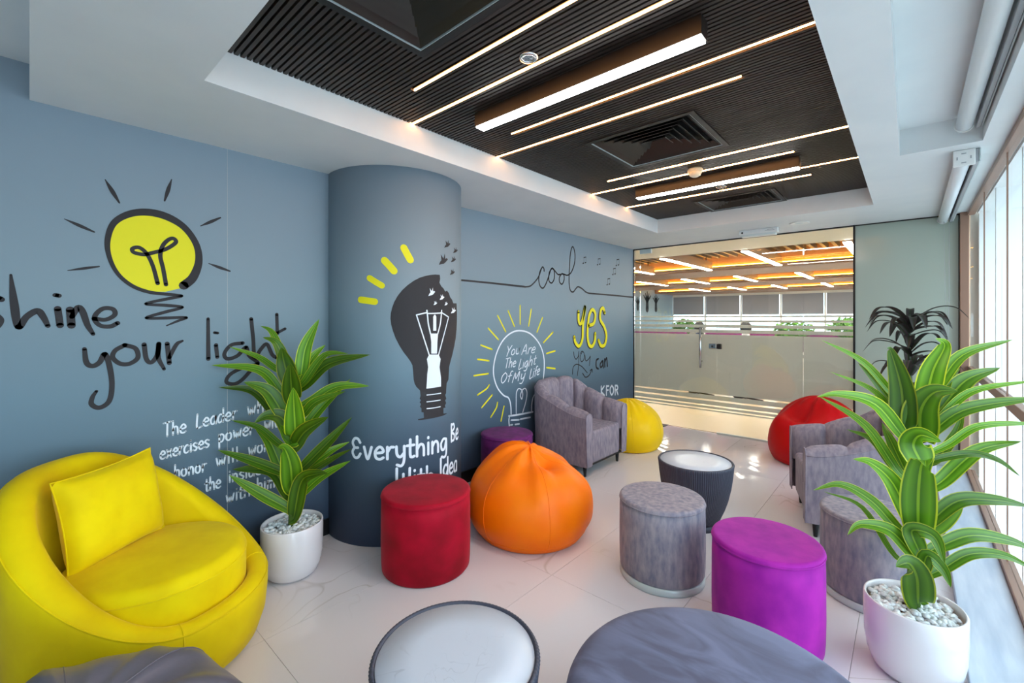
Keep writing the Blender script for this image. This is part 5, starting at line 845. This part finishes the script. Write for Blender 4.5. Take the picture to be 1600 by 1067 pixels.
# pillow
def pillow(name, lab, M, w, h, d, m):
    t = thing(name, lab, 'pillow'); t.matrix_world = M
    n = 22; V = []; F = []
    for side in (1, -1):
        for i in range(n + 1):
            for j in range(n + 1):
                u, q = i / n * 2 - 1, j / n * 2 - 1
                e = max(0, (1 - u ** 4) * (1 - q ** 4)) ** .55
                pin = 1 - .07 * (1 - (abs(u) ** 2)) * abs(q) ** 6; pin2 = 1 - .07 * (1 - (abs(q) ** 2)) * abs(u) ** 6
                z = side * d / 2 * e * (1 + .10 * noise.noise(Vector((u * 2.2, q * 2.2, side * 3.1))))
                V.append((u * w / 2 * pin2, q * h / 2 * pin, z))
    N2 = (n + 1) ** 2
    for i in range(n):
        for j in range(n):
            a = i * (n + 1) + j; F.append((a, a + n + 1, a + n + 2, a + 1)); a += N2; F.append((a, a + 1, a + n + 2, a + n + 1))
    b = from_py('cover', V, F, m, t, True)
    E = [V[i * (n + 1)] for i in range(n + 1)] + [V[n * (n + 1) + j] for j in range(1, n + 1)] + [V[i * (n + 1) + n] for i in range(n - 1, -1, -1)] + [V[j] for j in range(n - 1, 0, -1)]
    tube('seam', E, .003, m, b, 6, True)
    return t
nz = Vector((.80, .50, .13)).normalized(); ex = Vector((-.53, .84, .06)).normalized(); ey = nz.cross(ex).normalized(); ex = ey.cross(nz)
Mx = Matrix((ex, ey, nz)).transposed().to_4x4(); Mx.translation = Vector((-2.555, .29, .635))
pillow('throw_pillow', 'square yellow velvet pillow leaning in the tub chair', Mx, .40, .385, .15, 'yellow_velvet_cushion')

# ------------------------------------------------------------------ channel-back armchairs
def armchair(loc, rz, lab):
    t = thing('channel_armchair', lab, 'armchair', (loc[0], loc[1], 0), rz, 'grey channel-back armchairs')
    m = 'grey_velvet_chair'; W, FX, AX, BX = .385, .37, -.12, .255; TH = .108
    la = FX - AX; arc = math.pi * (W + BX) / 2; tot = 2 * la + arc
    def path(u):
        s = u * tot
        if s < la: return Vector((FX - s, -W, 0)), Vector((0, 1, 0))
        if s > la + arc: return Vector((AX + (s - la - arc), W, 0)), Vector((0, -1, 0))
        a = (s - la) / arc * math.pi
        p = Vector((AX - BX * math.sin(a), -W * math.cos(a), 0)); n = Vector((math.sin(a) / BX, math.cos(a) / W, 0)).normalized()
        return p, n
    def hz(u): return .585 + .215 * smooth(1.25 * min(u, 1 - u) * 2 - .02)
    def prof(h): return [(0, h - .034), (.010, h - .012), (.032, h + .002), (.062, h + .004), (.088, h - .010), (.104, h - .036), (TH, h - .08), (TH, .30 + .5 * (h - .30)), (TH, .345)]
    # outer shell
    NO = 60; V = []
    for i in range(NO + 1):
        u = i / NO; p, n = path(u); h = hz(u)
        for d, z in ((.022, .105), (.010, .25), (.002, .45), (0, h - .034)): V.append(p + n * d + Vector((0, 0, z)))
    sh = from_py('outer_shell', V, grid_faces(NO + 1, 4), m, t, True)
    tube('piping', [path(i / NO)[0] + Vector((0, 0, hz(i / NO) - .034)) for i in range(NO + 1)], .004, m, sh, 6)
    # arm fronts
    for u, e in ((0., -1), (1., 1)):
        p, n = path(u); h = hz(u)
        pts = [p + n * .022 + Vector((0, 0, .105)), p + n * .010 + Vector((0, 0, .25))] + [p + n * d + Vector((0, 0, z)) for d, z in prof(h)] + [p + n * TH + Vector((0, 0, .105))]
        pts2 = [q + Vector((.006, 0, 0)) for q in pts]; k = len(pts)
        fs = [tuple(range(k, 2 * k))] + [(a, (a + 1) % k, k + (a + 1) % k, k + a) for a in range(k)]
        a_ = from_py('arm_front', pts + pts2, fs, m, t)
        tube('piping', [q + Vector((.006, 0, 0)) for q in pts[:-1]], .003, m, a_, 6)
    # upholstered channels
    NC = 9
    for c in range(NC):
        V = []; n_ = 9
        for i in range(n_):
            a = i / (n_ - 1); u = (c + a) / NC; p, n = path(u); h = hz(u); b = .024 * math.sin(math.pi * a) ** .5
            pr = prof(h)
            for k, (d, z) in enumerate(pr):
                wv = [0, .3, .7, 1, 1, 1, 1, 1, .6][k]
                up = [0, .5, .9, 1, .7, .3, 0, 0, 0][k]; inn = [0, 0, 0, .2, .7, .95, 1, 1, 1][k]
                V.append(p + n * (d + b * wv * inn - (.012 if a in (0, 1) and k > 2 else 0)) + Vector((0, 0, z + b * wv * up)))
        from_py('back_channel', V, grid_faces(n_, len(prof(.6))), m, t, True)
    box('seat', -.30, .352, -.285, .285, .105, .405, m, t, .028, 4, True)
    box('underframe', -.28, .34, -.33, .33, .092, .112, 'black_paint', t)
    for sx, sy in ((.31, .30), (.31, -.30), (-.22, .26), (-.22, -.26)):
        o = lathe('leg', [(.010, 0), (.012, .004), (.019, .095), (.017, .100)], 'black_paint', t, 14); o.location = (sx, sy, 0)
    return t
armchair((-2.525, 3.785), 0, 'grey velvet channel-back armchair standing against the mural wall')
armchair((-.255, 3.925), math.pi + math.radians(16.5), 'grey velvet channel-back armchair by the window behind the grey stool')

# ------------------------------------------------------------------ bean bags
def beanbag(loc, rx, ry, H, m, lab, lumps, peak=(0, 0), seed=1, rz=0., seams=6, wr=.012, pp=1.35):
    t = thing('bean_bag', lab, 'bean bag', (loc[0], loc[1], 0), rz, 'leather bean bags')
    NU, NV = 84, 44; V = []
    def surf(th, q):
        # q 0 bottom .. 1 top
        if q < .10:
            r = .80 * (q / .10) ** .8; z = 0.
        else:
            a = (q - .10) / .90; ang = -math.pi * .36 + a * (math.pi * .36 + math.pi / 2)
            lowr = math.cos(-math.pi * .36)
            r = max(0., math.cos(ang)) ** .9
            if ang < 0: r = .80 + (1 - .80) * (1 - (ang / (math.pi * .36)) ** 2)
            z = H * .36 * max(0., 1 - abs(ang) / (math.pi * .36)) ** .9 if ang < 0 else H * .36 + H * .64 * max(0., math.sin(ang)) ** pp
            z = max(z, 0.)
        k = smooth(z / H)
        x = rx * r * math.cos(th) + peak[0] * k; y = ry * r * math.sin(th) + peak[1] * k
        p = Vector((x, y, z)); d = Vector((x, y, (z - H * .3) * 1.1)); dn = d.normalized() if d.length > 1e-6 else Vector((0, 0, 1))
        amp = 0.
        for (lx, ly, lz, dep, wid) in lumps:
            amp += dep * math.exp(-((p - Vector((lx, ly, lz))).length / wid) ** 2)
        k2 = smooth((z / H - .35) / .5)
        n1 = noise.noise(Vector((x * 5 + seed, y * 5, z * 4)))
        fold = (1 - abs(noise.noise(Vector((math.cos(th) * 2.2 + seed * 3, math.sin(th) * 2.2, z * 1.5)))) * 2.4)
        amp += wr * k2 * max(0, fold) + .012 * n1 * smooth(z / H / .2)
        p += dn * amp
        p.z = max(p.z, 0.)
        return p
    for i in range(NU):
        th = 2 * math.pi * i / NU
        for j in range(NV):
            V.append(surf(th, (j + .001) / (NV - 1)))
    F = grid_faces(NU, NV, True)
    b = from_py('body', V, F, m, t, True)
    for s in range(seams):
        i = int(NU * s / seams + seed * 3) % NU
        tube('seam', [V[i * NV + j] for j in range(5, NV - 2)], .0022, m, b, 6)
    tube('base_seam', [V[i * NV + 8] for i in range(NU)], .0022, m, b, 6, True)
    return t
beanbag((-1.945, 2.375), .425, .425, .50, 'orange_leather', 'glossy orange bean bag between the red stool and the grey armchair', [(-.13, -.02, .50, .07, .16), (.20, .22, .42, -.03, .15), (.10, .02, .46, -.065, .09), (.24, .05, .36, .03, .09)], (-.03, .03), 2, 0, 6, .026, .92)
beanbag((-2.37, 4.66), .37, .37, .50, 'yellow_leather', 'yellow bean bag behind the armchair at the mural wall', [(.0, 0, .5, .03, .15)], (-.02, .0), 5, 0, 6, .010, .9)
beanbag((-.745, 5.36), .40, .40, .60, 'red_leather', 'bright red bean bag near the glass partition', [(.06, -.02, .60, .05, .2), (-.14, -.12, .50, -.09, .11), (-.30, -.10, .40, .05, .13)], (.09, .03), 9, .4, 6, .022, .95)
beanbag((-1.50, .09), .40, .40, .50, 'charcoal_leather', 'charcoal bean bag cut off at the bottom left corner', [(-.2, .02, .45, .03, .12), (.0, .1, .5, -.03, .12)], (0, 0), 13, .2, 6, .016, .75)
# ------------------------------------------------------------------ potted plants
def leaf(pts, wd, m, parent, nv, fold=.16, tipk=1.):
    P = catmull(pts, 6); n = len(P); V = []; UV = []; NC = 9; L = [0.]
    for i in range(1, n): L.append(L[-1] + (P[i] - P[i - 1]).length)
    side = None
    for i in range(n):
        s = L[i] / L[-1]
        t = (P[min(i + 1, n - 1)] - P[max(i - 1, 0)]).normalized()
        sd = t.cross(nv)
        sd = sd.normalized() if sd.length > .15 else (side or t.orthogonal())
        if side is not None:
            if sd.dot(side) < 0: sd = -sd
            sd = (sd * .5 + side * .5).normalized()
        side = sd; nn = sd.cross(t).normalized()
        if nn.dot(nv) < 0: nn = -nn
        w = wd * (max(0., math.sin(math.pi * min(1, .12 + .88 * s ** .85))) ** .75) if s < .999 else 0.
        for k in range(NC):
            a = k / (NC - 1) * 2 - 1
            q = P[i] + sd * (a * w / 2) + nn * (abs(a) ** 1.3 * w * fold - .1 * w * fold)
            V.append(q); UV.append((k / (NC - 1), s))
    return from_py('leaf', V, grid_faces(n, NC), m, parent, True, UV)
def pot_parts(t, r=.162, H=.292, pebbles=True):
    P = [(r * .66, 0), (r * .74, .004), (r * .84, .022), (r * .93, .065), (r * .985, .125), (r, .20), (r, H - .006), (r - .003, H), (r - .008, H), (r - .011, H - .006), (r - .011, H - .05)]
    lathe('pot', P, 'ceramic', t, 72, capt=False)
    lathe('soil', [(r - .012, H - .045), (.01, H - .043)], 'soil_tan', t, 40, capb=False)
    if pebbles:
        rnd = random.Random(3); bm = bmesh.new()
        for k in range(300):
            rr = (r - .024) * math.sqrt(rnd.random()); a = rnd.random() * 6.283
            s = rnd.uniform(.009, .0145)
            M = Matrix.Translation((rr * math.cos(a), rr * math.sin(a), H - .034 + rnd.random() * .018)) @ Matrix.Rotation(rnd.random() * 6, 4, 'Z') @ Matrix.Rotation(rnd.uniform(-.6, .6), 4, 'X') @ Matrix.Diagonal((s * 1.35, s, s * .75, 1))
            bmesh.ops.create_icosphere(bm, subdivisions=1, radius=1, matrix=M)
        o = from_bm('pebbles', bm, 'pebble', t, True); o['kind'] = 'stuff'; o['label'] = 'white pebbles filling the pot'
def potted(loc, leaves, lab, top):
    t = thing('potted_plant', lab, 'potted plant', (loc[0], loc[1], 0), 0, 'tall potted plants')
    pot_parts(t)
    tube('stem', [(0, 0, .24), (.003, .004, .5), (-.002, .006, top * .7), (0, 0, top)], [.024, .020, .016, .006], 'stem_green', t, 10)
    d = Vector((-loc[0], -loc[1], 0)).normalized(); nv = (d * .8 + Vector((0, 0, .55))).normalized()
    for P, w in leaves:
        leaf([(a, b, c + .27) for a, b, c in P], w, 'leaf_green', t, nv)
    return t
potted((-2.628, 1.066), LEFT_LEAVES, 'tall green potted plant with yellow leaf margins between tub chair and column', 1.15)
potted((.011, 2.456), RIGHT_LEAVES, 'tall green potted plant with yellow leaf margins by the window, right foreground', 1.10)

t = thing('potted_plant', 'dark-leaved tall potted plant in the far corner by the partition', 'potted plant', (.0, 5.22, 0), 0, 'tall potted plants')
pot_parts(t, .16, .30, False)
tube('stem', [(0, 0, .26), (.008, 0, .8), (-.004, .004, 1.2), (0, 0, 1.48)], [.018, .014, .010, .005], 'dark_stem', t, 8)
rnd = random.Random(11)
for z0, n, ln in ((.72, 9, .34), (.98, 10, .33), (1.16, 9, .30), (1.30, 9, .32), (1.38, 13, .34)):
    for k in range(n):
        a = 2 * math.pi * k / n + rnd.uniform(-.25, .25); l = ln * rnd.uniform(.75, 1.1); e = rnd.uniform(.2, 1.0)
        d = Vector((math.cos(a), math.sin(a), 0)); q = z0 + rnd.uniform(-.05, .05)
        leaf([(0, 0, q), tuple(d * l * .4 + Vector((0, 0, q + .14 * e))), tuple(d * l * .75 + Vector((0, 0, q + .15 * e))), tuple(d * l + Vector((0, 0, q + .15 * e - .10)))], rnd.uniform(.05, .075), 'leaf_dark', t, Vector((0, 0, 1)))
